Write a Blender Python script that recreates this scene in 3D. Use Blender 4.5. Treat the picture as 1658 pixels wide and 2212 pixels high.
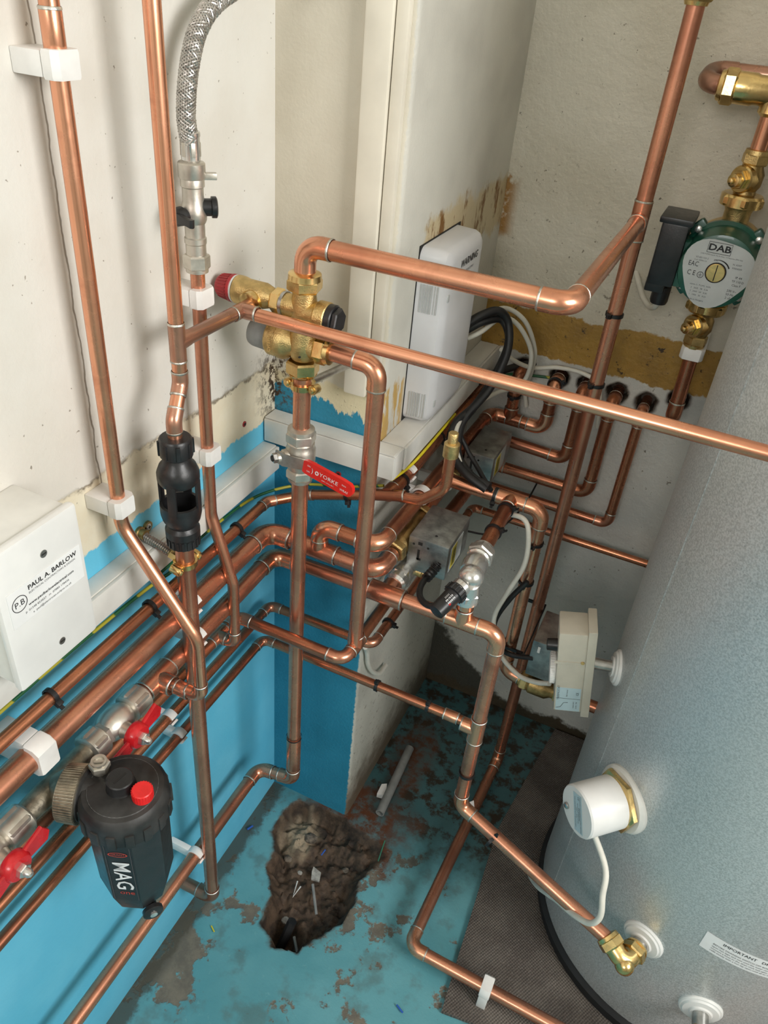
import bpy, bmesh, math, random
from mathutils import Vector, Matrix, noise as mnoise
random.seed(7)
V = Vector
for o in list(bpy.data.objects):
    bpy.data.objects.remove(o, do_unlink=True)
scene = bpy.context.scene
COL = scene.collection

# ------------------------------------------------------------------ camera
cam_data = bpy.data.cameras.new('camera')
cam = bpy.data.objects.new('camera', cam_data); COL.objects.link(cam)
cam.matrix_world = Matrix(((0.90398281, -0.3038304, 0.30083577, 0.50074),
                           (0.41965581, 0.49574492, -0.76034596, -0.82138),
                           (0.08187842, 0.81358716, 0.57564908, 1.34600),
                           (0, 0, 0, 1)))
cam_data.sensor_fit = 'VERTICAL'
cam_data.sensor_height = 36.0
cam_data.sensor_width = 36.0 * 1658 / 2212
cam_data.lens = 1683.8 / 2212 * 36.0
cam_data.clip_start = 0.02
scene.camera = cam

# ------------------------------------------------------------------ world, light, exposure
world = bpy.data.worlds.new('daylight'); scene.world = world
world.use_nodes = True
bg = world.node_tree.nodes['Background']
bg.inputs[0].default_value = (0.75, 0.86, 1.0, 1)
bg.inputs[1].default_value = 1.0
def area_light(name, loc, target, sx, sy, power, color):
    d = bpy.data.lights.new(name, 'AREA'); d.shape = 'RECTANGLE'; d.size = sx; d.size_y = sy
    d.energy = power; d.color = color
    o = bpy.data.objects.new(name, d); COL.objects.link(o); o.location = loc
    o.rotation_euler = (V(target) - V(loc)).to_track_quat('-Z', 'Y').to_euler()
    return o
# daylight coming in through the window in the right-hand wall
area_light('window_daylight', (2.13, -0.80, 1.66), (0.0, -0.40, 0.70), 0.95, 0.85, 43, (1.0, 0.98, 0.95))
# added fill for pier, back wall and cylinder, at a made-up rear opening
area_light('rear_fill_light', (0.42, -2.72, 1.98), (0.55, 0.1, 0.8), 0.70, 0.72, 16, (1.0, 0.985, 0.96))
scene.view_settings.view_transform = 'Standard'
scene.view_settings.look = 'None'
scene.view_settings.gamma = 1.0
scene.view_settings.use_curve_mapping = False
scene.view_settings.exposure = 0.05

# ------------------------------------------------------------------ node helpers
def srgb(r, g, b):
    f = lambda c: (c / 255 / 12.92) if c / 255 <= 0.04045 else ((c / 255 + 0.055) / 1.055) ** 2.4
    return (f(r), f(g), f(b), 1)
class NT:
    def __init__(s, name):
        s.m = bpy.data.materials.new(name); s.m.use_nodes = True
        s.t = s.m.node_tree; s.n = s.t.nodes; s.b = s.n['Principled BSDF']
    def link(s, a, b): s.t.links.new(a, b)
    def put(s, sock, v):
        if isinstance(v, bpy.types.NodeSocket): s.link(v, sock)
        else: sock.default_value = v
    def math(s, op, a, b=0.0, clamp=False):
        n = s.n.new('ShaderNodeMath'); n.operation = op; n.use_clamp = clamp
        s.put(n.inputs[0], a); s.put(n.inputs[1], b); return n.outputs[0]
    def pos(s):
        if not hasattr(s, '_p'):
            g = s.n.new('ShaderNodeNewGeometry'); s._p = g.outputs['Position']
            x = s.n.new('ShaderNodeSeparateXYZ'); s.link(s._p, x.inputs[0]); s._x = x.outputs
        return s._p
    def xyz(s):
        s.pos(); return s._x[0], s._x[1], s._x[2]
    def scaled(s, v):
        n = s.n.new('ShaderNodeMapping'); s.link(s.pos(), n.inputs[0]); n.inputs['Scale'].default_value = v
        return n.outputs[0]
    def noise(s, scale, detail=3, rough=0.55, vec=None, dist=0.0):
        n = s.n.new('ShaderNodeTexNoise'); s.link(vec if vec else s.pos(), n.inputs['Vector'])
        n.inputs['Scale'].default_value = scale; n.inputs['Detail'].default_value = detail
        n.inputs['Roughness'].default_value = rough; n.inputs['Distortion'].default_value = dist
        return n.outputs['Fac']
    def voro(s, scale, feature='F1', vec=None):
        n = s.n.new('ShaderNodeTexVoronoi'); n.feature = feature
        s.link(vec if vec else s.pos(), n.inputs['Vector']); n.inputs['Scale'].default_value = scale
        return n.outputs['Distance']
    def step(s, v, lo, hi, a=0.0, b=1.0):
        n = s.n.new('ShaderNodeMapRange'); n.interpolation_type = 'SMOOTHSTEP'
        s.put(n.inputs['Value'], v)
        n.inputs['From Min'].default_value = lo; n.inputs['From Max'].default_value = hi
        n.inputs['To Min'].default_value = a; n.inputs['To Max'].default_value = b
        return n.outputs['Result']
    def mix(s, f, a, b):
        n = s.n.new('ShaderNodeMix'); n.data_type = 'RGBA'
        A = [i for i in n.inputs if i.type == 'RGBA'][0]; B = [i for i in n.inputs if i.type == 'RGBA'][1]
        s.put(n.inputs[0], f); s.put(A, a); s.put(B, b)
        return [o for o in n.outputs if o.type == 'RGBA'][0]
    def attr(s, name):
        n = s.n.new('ShaderNodeAttribute'); n.attribute_name = name; return n.outputs['Fac']
    def bump(s, h, strength=0.3, dist=0.002):
        n = s.n.new('ShaderNodeBump'); n.inputs['Strength'].default_value = strength
        n.inputs['Distance'].default_value = dist; s.link(h, n.inputs['Height'])
        s.link(n.outputs[0], s.b.inputs['Normal'])
    def done(s, color=None, rough=0.5, metal=0.0, **kw):
        if color is not None: s.put(s.b.inputs['Base Color'], color)
        s.put(s.b.inputs['Roughness'], rough); s.put(s.b.inputs['Metallic'], metal)
        for k, v in kw.items(): s.put(s.b.inputs[k], v)
        return s.m
M = {}
def plain(key, c, rough=0.5, metal=0.0, var=0.08, scale=60, bump=0.0, **kw):
    t = NT(key); n = t.noise(scale, 4)
    lo = (c[0] * (1 - var * 2), c[1] * (1 - var * 2), c[2] * (1 - var * 2), 1)
    hi = (min(1, c[0] * (1 + var)), min(1, c[1] * (1 + var)), min(1, c[2] * (1 + var)), 1)
    col = t.mix(t.step(n, 0.25, 0.75), lo, hi)
    if bump: t.bump(t.noise(scale * 6, 3), bump, 0.001)
    M[key] = t.done(col, t.step(n, 0.2, 0.8, max(0.02, rough - 0.06), rough + 0.06), metal, **kw)
def copper(key, base, tarn, amount, rough, dark=(0.16, 0.085, 0.06, 1), metal=0.8):
    t = NT(key)
    n1 = t.noise(9, 3, 0.5, dist=0.8); n2 = t.noise(30, 4, 0.6, dist=0.5); n3 = t.noise(5, 2)
    c = t.mix(t.step(n1, 0.66 - amount * 0.45, 0.90 - amount * 0.25), base, tarn)
    c = t.mix(t.math('MULTIPLY', t.step(n3, 0.50, 0.72), 0.6 * amount), c, dark)
    c = t.mix(t.step(n2, 0.52, 0.74, 0, 0.40), c, (tarn[0] * .7, tarn[1] * .65, tarn[2] * .65, 1))
    r = t.math('ADD', t.step(n2, 0.3, 0.75, rough - 0.03, rough + 0.06), t.step(n1, 0.5, 0.8, 0, 0.05))
    M[key] = t.done(c, r, metal)
copper('copper', (0.84, 0.40, 0.245, 1), (0.64, 0.265, 0.155, 1), 0.4, 0.25, metal=0.92)
copper('copper_aged', (0.68, 0.305, 0.19, 1), (0.46, 0.19, 0.12, 1), 0.55, 0.27, metal=0.86)
copper('copper_dark', (0.54, 0.215, 0.115, 1), (0.33, 0.125, 0.075, 1), 0.6, 0.27, metal=0.86)  # browner copper, also darkened for the low light at the back
copper('copper_burnt', (0.66, 0.34, 0.23, 1), (0.30, 0.17, 0.12, 1), 0.6, 0.28, (0.025, 0.023, 0.02, 1))
plain('solder', (0.62, 0.60, 0.54), 0.38, 1.0, 0.2, 200, 0.3)
plain('brass', (0.78, 0.56, 0.24), 0.25, 1.0, 0.14, 40, 0.15)
plain('brass_cast', (0.66, 0.48, 0.21), 0.38, 1.0, 0.12, 120, 0.5)
plain('brass_dull', (0.42, 0.29, 0.12), 0.42, 1.0, 0.25, 60, 0.4)
plain('nickel', (0.60, 0.56, 0.49), 0.38, 0.82, 0.10, 60, 0.1)
plain('chrome', (0.74, 0.73, 0.70), 0.25, 0.85, 0.08, 40)
plain('steel', (0.52, 0.51, 0.49), 0.34, 1.0, 0.12, 90, 0.1)
plain('galvanised', (0.38, 0.39, 0.38), 0.42, 0.9, 0.22, 50, 0.25)
plain('black_plastic', (0.016, 0.016, 0.017), 0.36, 0.0, 0.2, 80, 0.1)
plain('black_dusty', (0.028, 0.027, 0.026), 0.5, 0.0, 0.45, 30, 0.2)
plain('cable_tie', (0.010, 0.010, 0.011), 0.42)
plain('black_cable', (0.014, 0.014, 0.015), 0.48, 0.0, 0.15, 50)
plain('white_cable', (0.70, 0.68, 0.60), 0.45, 0.0, 0.06, 30)
plain('white_plastic', (0.76, 0.755, 0.73), 0.38, 0.0, 0.03, 20)
plain('trunking_plastic', (0.72, 0.71, 0.665), 0.36, 0.0, 0.05, 25)
plain('clip_plastic', (0.82, 0.80, 0.77), 0.4, 0.0, 0.04, 40, **{'Subsurface Weight': 0.15, 'Subsurface Radius': (0.01, 0.01, 0.01)})
plain('cover_plastic', (0.66, 0.66, 0.67), 0.33, 0.0, 0.03, 15)
plain('beige_plastic', (0.55, 0.51, 0.42), 0.45, 0.0, 0.05, 30)
plain('grey_plastic', (0.24, 0.245, 0.235), 0.5, 0.0, 0.1, 60)
plain('ribbed_nickel', (0.33, 0.29, 0.22), 0.45, 0.85, 0.3, 60, 0.3)
plain('red_paint', (0.56, 0.012, 0.018), 0.28, 0.0, 0.12, 40, **{'Coat Weight': 0.3})
plain('red_vinyl', (0.70, 0.018, 0.012), 0.35, 0.0, 0.06, 40)
plain('red_knob', (0.40, 0.025, 0.03), 0.45, 0.0, 0.12, 60)
plain('red_cap', (0.78, 0.02, 0.02), 0.4, 0.0, 0.08, 60)
plain('green_enamel', (0.010, 0.085, 0.055), 0.35, 0.0, 0.15, 30, **{'Coat Weight': 0.2})
plain('dusty_green', (0.045, 0.07, 0.05), 0.6, 0.0, 0.3, 30)
plain('paper', (0.82, 0.82, 0.81), 0.45, 0.0, 0.03, 30)
plain('silver_paper', (0.50, 0.52, 0.51), 0.38, 0.0, 0.05, 30)
plain('blue_paper', (0.45, 0.58, 0.62), 0.45, 0.0, 0.04, 30)
plain('ink', (0.012, 0.012, 0.013), 0.55)
plain('grey_ink', (0.10, 0.10, 0.105), 0.55)
plain('white_ink', (0.80, 0.80, 0.80), 0.5)
plain('red_ink', (0.50, 0.05, 0.03), 0.5)
plain('yellow_sticker', (0.72, 0.58, 0.05), 0.45)
plain('yellow_cable', (0.75, 0.62, 0.03), 0.4)
plain('screw', (0.55, 0.54, 0.52), 0.3, 1.0)
plain('dark_slot', (0.012, 0.011, 0.010), 0.7)
plain('rubber', (0.012, 0.012, 0.013), 0.7, 0.0, 0.2, 60, 0.2)
plain('blue_wire', (0.02, 0.10, 0.45), 0.45)
plain('green_wire', (0.02, 0.16, 0.09), 0.5)
plain('concrete_bit', (0.40, 0.38, 0.34), 0.8, 0.0, 0.2, 150, 0.6)
plain('stone', (0.16, 0.13, 0.10), 0.9, 0.0, 0.35, 120, 0.8)
# earth cable: green with yellow stripe
def _earth():
    t = NT('earth_cable'); n = t.n.new('ShaderNodeTexWave'); n.bands_direction = 'DIAGONAL'
    t.link(t.pos(), n.inputs['Vector']); n.inputs['Scale'].default_value = 9; n.inputs['Distortion'].default_value = 1.5
    M['earth_cable'] = t.done(t.mix(t.step(n.outputs['Fac'], 0.55, 0.65), (0.012, 0.10, 0.035, 1), (0.40, 0.36, 0.03, 1)), 0.4)
_earth()
plain('steel_braid', (0.55, 0.53, 0.50), 0.42, 1.0, 0.1, 90)
plain('braid_core', (0.10, 0.095, 0.085), 0.6, 0.6, 0.1, 90)
# painted steel jacket of the hot water cylinder: fine mottled silver grey
def _jacket():
    t = NT('silver_jacket'); n = t.noise(420, 3, 0.6); n2 = t.noise(8, 3); n3 = t.voro(210)
    c = t.mix(t.step(n, 0.38, 0.62), (0.47, 0.49, 0.485, 1), (0.64, 0.655, 0.65, 1))
    c = t.mix(t.step(n3, 0.10, 0.25, 0.5, 0.0), c, (0.28, 0.30, 0.305, 1))
    c = t.mix(t.step(n2, 0.45, 0.7, 0, 0.18), c, (0.62, 0.64, 0.64, 1))
    t.bump(n, 0.22, 0.0012)
    M['silver_jacket'] = t.done(c, t.step(n, 0.3, 0.7, 0.32, 0.44), 0.45)
_jacket()
# ------------------------------------------------------------------ wall and floor paints
WHITE = srgb(220, 217, 209); CREAM = srgb(224, 213, 188); BLUE = srgb(98, 190, 222); OCHRE = srgb(158, 122, 52)
def wall_left_mat():
    t = NT('paint_left_wall'); x, y, z = t.xyz()
    n = t.noise(38, 5, 0.65); nb = t.noise(9, 3); fine = t.noise(160, 4, 0.6)
    zz = t.math('ADD', z, t.math('MULTIPLY', t.math('SUBTRACT', n, 0.5), 0.030))
    zb = t.math('ADD', z, t.math('MULTIPLY', t.math('SUBTRACT', t.noise(55, 5, 0.7), 0.5), 0.022))
    white = t.mix(t.step(nb, 0.35, 0.7), WHITE, srgb(214, 209, 199))
    cream = t.mix(t.step(n, 0.4, 0.65), CREAM, srgb(226, 217, 194))
    blue = t.mix(t.step(nb, 0.35, 0.68), BLUE, srgb(110, 198, 228))
    blue = t.mix(t.step(t.noise(90, 5, 0.7), 0.66, 0.74, 0, 0.5), blue, srgb(120, 185, 205))
    c = t.mix(t.step(zb, 0.8255, 0.8285), blue, cream)
    c = t.mix(t.step(zz, 0.904, 0.907), c, white)
    # dirt specks: along the old paint line and scattered on the white
    line = t.math('MULTIPLY', t.step(z, 0.85, 0.905), t.step(z, 0.93, 0.905))
    sp = t.step(t.noise(85, 5, 0.75), 0.60, 0.70)
    c = t.mix(t.math('MULTIPLY', t.math('MULTIPLY', line, sp), 0.8), c, srgb(58, 46, 30))
    edge = t.math('MULTIPLY', t.step(zz, 0.900, 0.905), t.step(zz, 0.910, 0.905))
    c = t.mix(t.math('MULTIPLY', edge, t.step(n, 0.45, 0.6, 0.2, 0.9)), c, srgb(120, 108, 88))
    corner = t.math('MULTIPLY', t.step(y, -0.06, -0.005), t.math('MULTIPLY', t.step(z, 0.82, 0.85), t.step(z, 0.95, 0.90)))
    c = t.mix(t.math('MULTIPLY', corner, t.step(t.noise(70, 5, 0.7), 0.47, 0.56)), c, srgb(62, 44, 26))
    dots = t.math('MULTIPLY', t.step(t.noise(150, 2, 0.5), 0.71, 0.75), t.step(z, 0.9, 0.95))
    c = t.mix(t.math('MULTIPLY', dots, 0.7), c, srgb(110, 98, 80))
    # the fine vertical crack behind the left-hand riser
    cy = t.math('ABSOLUTE', t.math('ADD', t.math('ADD', y, 0.331), t.math('MULTIPLY', t.math('SUBTRACT', t.noise(25, 3), 0.5), 0.010)))
    crack = t.math('MULTIPLY', t.step(cy, 0.0013, 0.0004), t.step(z, 0.84, 0.86))
    c = t.mix(t.math('MULTIPLY', crack, 0.75), c, srgb(96, 80, 58))
    h = t.math('ADD', t.math('MULTIPLY', fine, 0.35), t.math('MULTIPLY', nb, 1.2))
    h = t.math('ADD', h, t.math('MULTIPLY', t.step(zz, 0.903, 0.906), 0.5))
    h = t.math('SUBTRACT', h, t.math('MULTIPLY', crack, 1.0))
    t.bump(h, 0.35, 0.003)
    return t.done(c, t.step(z, 0.80, 0.84, 0.36, 0.55))
def wall_pier_mat():
    t = NT('paint_pier'); x, y, z = t.xyz()
    st = t.noise(60, 5, 0.7, t.scaled((1, 1, 0.22))); n = t.noise(30, 5, 0.65); nb = t.noise(8, 3); fine = t.noise(210, 4, 0.6)
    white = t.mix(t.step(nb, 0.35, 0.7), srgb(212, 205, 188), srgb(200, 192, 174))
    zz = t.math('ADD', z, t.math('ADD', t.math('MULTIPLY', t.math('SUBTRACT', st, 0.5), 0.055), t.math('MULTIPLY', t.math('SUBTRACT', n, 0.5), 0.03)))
    blue = t.mix(t.step(nb, 0.35, 0.7), srgb(38, 126, 155), srgb(46, 136, 166))  # same blue paint as the left wall, darkened for the pier's weaker light
    xs = t.math('ADD', x, t.math('MULTIPLY', z, 0.0))
    front = t.mix(t.step(t.math('ADD', zz, t.math('MULTIPLY', x, 0.12)), 0.872, 0.876), blue, srgb(214, 202, 168))
    front = t.mix(t.step(t.math('ADD', z, t.math('MULTIPLY', t.math('SUBTRACT', n, 0.5), 0.05)), 0.893, 0.898), front, white)
    mould = t.math('MULTIPLY', t.math('MULTIPLY', t.step(x, 0.06, 0.005), t.math('MULTIPLY', t.step(z, 0.80, 0.86), t.step(z, 0.97, 0.90))), t.step(t.noise(80, 5, 0.75), 0.46, 0.58))
    front = t.mix(mould, front, srgb(70, 50, 30))
    specks = t.math('MULTIPLY', t.step(t.noise(120, 4, 0.7), 0.62, 0.68), t.math('MULTIPLY', t.step(z, 0.80, 0.88), t.step(z, 0.95, 0.89)))
    front = t.mix(t.math('MULTIPLY', specks, 0.7), front, srgb(74, 58, 38))
    # return face towards the back wall
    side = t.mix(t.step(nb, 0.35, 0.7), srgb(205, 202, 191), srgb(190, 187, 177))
    zo = t.math('ADD', z, t.math('MULTIPLY', t.math('SUBTRACT', n, 0.5), 0.06))
    band = t.math('MULTIPLY', t.math('MULTIPLY', t.step(zo, 1.02, 1.03), t.step(zo, 1.105, 1.09)), t.step(t.math('ADD', y, t.math('MULTIPLY', n, 0.05)), 0.10, 0.115))
    side = t.mix(t.math('MULTIPLY', band, 0.85), side, srgb(196, 178, 138))
    br = t.math('MULTIPLY', band, t.step(t.noise(48, 5, 0.7, t.scaled((1, 1, 0.35))), 0.52, 0.62))
    side = t.mix(br, side, srgb(122, 84, 36))
    low = t.math('MULTIPLY', t.step(zo, 0.905, 0.895), t.step(t.math('ADD', y, t.math('MULTIPLY', st, 0.03)), 0.085, 0.07))
    low = t.math('MULTIPLY', low, t.step(z, 0.80, 0.83))
    side = t.mix(t.math('MULTIPLY', low, t.step(st, 0.42, 0.5)), side, srgb(190, 156, 92))
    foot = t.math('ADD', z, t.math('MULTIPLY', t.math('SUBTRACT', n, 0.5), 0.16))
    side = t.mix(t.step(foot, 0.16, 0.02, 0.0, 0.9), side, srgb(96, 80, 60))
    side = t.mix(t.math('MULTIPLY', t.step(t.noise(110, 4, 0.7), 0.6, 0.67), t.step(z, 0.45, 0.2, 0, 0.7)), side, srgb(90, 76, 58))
    xe = t.math('ADD', x, t.math('MULTIPLY', t.math('SUBTRACT', t.noise(120, 3), 0.5), 0.006))
    c = t.mix(t.step(xe, 0.1565, 0.1585), front, side)
    h = t.math('ADD', t.math('MULTIPLY', fine, t.step(z, 0.80, 0.9, 1.0, 0.35)), nb)
    t.bump(h, 0.5, 0.003)
    return t.done(c, 0.45)
def wall_back_mat():
    t = NT('paint_back_wall'); x, y, z = t.xyz()
    n = t.noise(24, 5, 0.65); nb = t.noise(7, 3); fine = t.noise(130, 5, 0.65)
    zz = t.math('ADD', z, t.math('MULTIPLY', t.math('SUBTRACT', n, 0.5), 0.035))
    up = t.mix(t.step(nb, 0.35, 0.7), srgb(208, 201, 184), srgb(196, 188, 169))
    up = t.mix(t.math('MULTIPLY', t.step(t.noise(75, 5, 0.75), 0.62, 0.70), t.step(z, 1.25, 1.0, 0.1, 0.75)), up, srgb(92, 80, 60))
    och = t.mix(t.step(n, 0.35, 0.7), srgb(166, 128, 54), srgb(148, 114, 52))
    och = t.mix(t.step(t.noise(60, 5, 0.72), 0.60, 0.68), och, srgb(58, 42, 22))
    lowc = t.mix(t.step(nb, 0.35, 0.7), srgb(205, 203, 195), srgb(190, 190, 184))
    c = t.mix(t.step(zz, 0.8265, 0.830), lowc, och)
    c = t.mix(t.step(zz, 0.905, 0.909), c, up)
    rust = t.math('MULTIPLY', t.step(x, 0.188, 0.165), t.math('MULTIPLY', t.step(zz, 1.0, 1.02), t.step(zz, 1.12, 1.10)))
    c = t.mix(t.math('MULTIPLY', rust, t.step(n, 0.42, 0.52)), c, srgb(150, 110, 54))
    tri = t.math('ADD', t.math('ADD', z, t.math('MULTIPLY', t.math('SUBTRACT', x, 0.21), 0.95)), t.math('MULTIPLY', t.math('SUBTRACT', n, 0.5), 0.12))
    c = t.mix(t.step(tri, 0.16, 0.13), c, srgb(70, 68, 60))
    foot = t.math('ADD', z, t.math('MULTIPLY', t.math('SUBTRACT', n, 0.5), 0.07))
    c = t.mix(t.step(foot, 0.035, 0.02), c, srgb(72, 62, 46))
    gouge = t.math('MULTIPLY', t.step(t.noise(100, 3, 0.6), 0.69, 0.73), 0.8)
    c = t.mix(gouge, c, srgb(104, 94, 76))
    c = t.mix(t.attr('hole'), c, srgb(70, 62, 52))
    t.bump(t.math('ADD', t.math('MULTIPLY', fine, 0.8), t.math('MULTIPLY', t.noise(36, 4), 1.2)), 0.6, 0.004)
    return t.done(c, 0.5)
def floor_mat():
    t = NT('worn_floor_paint'); x, y, z = t.xyz()
    n = t.noise(11, 5, 0.65); n2 = t.noise(34, 5, 0.7); nb = t.noise(4, 3); fine = t.noise(190, 4, 0.65)
    teal = t.mix(t.step(nb, 0.35, 0.68), srgb(84, 146, 155), srgb(103, 162, 170))
    teal = t.mix(t.step(t.noise(70, 4, 0.7), 0.6, 0.72, 0, 0.5), teal, srgb(120, 168, 172))
    bare = t.mix(t.step(n2, 0.35, 0.65), srgb(122, 114, 100), srgb(100, 94, 84))
    # paint scuffed away in patches and along the left wall
    wear = t.math('ADD', t.math('MULTIPLY', n, 0.75), t.math('MULTIPLY', n2, 0.25))
    strip = t.math('MULTIPLY', t.step(x, 0.105, 0.05), t.math('MULTIPLY', t.step(y, -0.20, -0.27), t.step(y, -0.50, -0.40)))
    wear = t.math('ADD', wear, t.math('MULTIPLY', strip, 0.10))
    patch = t.math('MULTIPLY', t.step(x, 0.22, 0.27), t.math('MULTIPLY', t.step(x, 0.36, 0.31), t.math('MULTIPLY', t.step(y, -0.26, -0.22), t.step(y, -0.04, -0.09))))
    wear = t.math('ADD', wear, t.math('MULTIPLY', patch, 0.055))
    teal = t.mix(t.step(t.noise(17, 4, 0.6), 0.50, 0.66, 0, 0.55), teal, srgb(88, 108, 104))
    c = t.mix(t.step(wear, 0.562, 0.598), teal, bare)
    gr = t.math('ADD', x, t.math('MULTIPLY', t.math('SUBTRACT', n2, 0.5), 0.05))
    c = t.mix(t.step(gr, 0.034, 0.020, 0, 0.85), c, srgb(74, 68, 56))
    # floor darkens towards the back corner, with brown grime patches
    back_dark = t.math('ADD', t.math('ADD', y, t.math('MULTIPLY', x, 0.10)), t.math('MULTIPLY', t.math('SUBTRACT', n, 0.5), 0.22))
    c = t.mix(t.step(back_dark, -0.06, 0.10, 0, 0.72), c, srgb(44, 62, 60))
    c = t.mix(t.math('MULTIPLY', t.step(back_dark, 0.0, 0.12), t.step(n2, 0.47, 0.6)), c, srgb(50, 42, 32))
    rust = t.math('MULTIPLY', t.attr('rust'), t.step(n2, 0.36, 0.58, 0.35, 1.0))
    c = t.mix(rust, c, srgb(92, 54, 34))
    soil = t.mix(t.step(n2, 0.35, 0.68), srgb(88, 70, 54), srgb(46, 36, 28))
    soil = t.mix(t.step(fine, 0.55, 0.7, 0, 0.6), soil, srgb(28, 22, 18))
    c = t.mix(t.attr('soil'), c, soil)
    c = t.mix(t.math('MULTIPLY', t.attr('cement'), t.step(fine, 0.3, 0.6, 0.6, 1.0)), c, srgb(158, 142, 118))
    h = t.math('ADD', t.math('MULTIPLY', fine, 0.5), t.math('MULTIPLY', t.step(wear, 0.575, 0.60), -0.6))
    t.bump(h, 0.45, 0.002)
    return t.done(c, t.math('ADD', t.step(wear, 0.57, 0.61, 0.38, 0.7), t.math('MULTIPLY', t.attr('soil'), 0.4)))
def carpet_mat():
    t = NT('grey_carpet'); x, y, z = t.xyz()
    w = t.math('MULTIPLY', t.math('SINE', t.math('MULTIPLY', t.math('ADD', x, t.math('MULTIPLY', y, 0.3)), 1100.0)), t.math('SINE', t.math('MULTIPLY', t.math('SUBTRACT', y, t.math('MULTIPLY', x, 0.3)), 1100.0)))
    n = t.noise(14, 4); f = t.noise(300, 3, 0.7)
    c = t.mix(t.step(n, 0.35, 0.7), srgb(92, 84, 78), srgb(118, 110, 102))
    c = t.mix(t.step(w, -0.3, 0.5, 0.35, 0.0), c, srgb(56, 50, 46))
    c = t.mix(t.step(f, 0.5, 0.75, 0, 0.4), c, srgb(140, 132, 124))
    t.bump(t.math('ADD', w, t.math('MULTIPLY', f, 1.5)), 0.6, 0.0015)
    return t.done(c, 0.95)
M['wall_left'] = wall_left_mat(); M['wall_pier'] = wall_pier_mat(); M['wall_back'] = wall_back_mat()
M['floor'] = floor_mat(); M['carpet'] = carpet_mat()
plain('room_paint', srgb(222, 218, 208)[:3], 0.6, 0, 0.03, 6)
plain('gloss_trim', srgb(226, 219, 203)[:3], 0.4, 0, 0.05, 14, 0.2)
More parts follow.
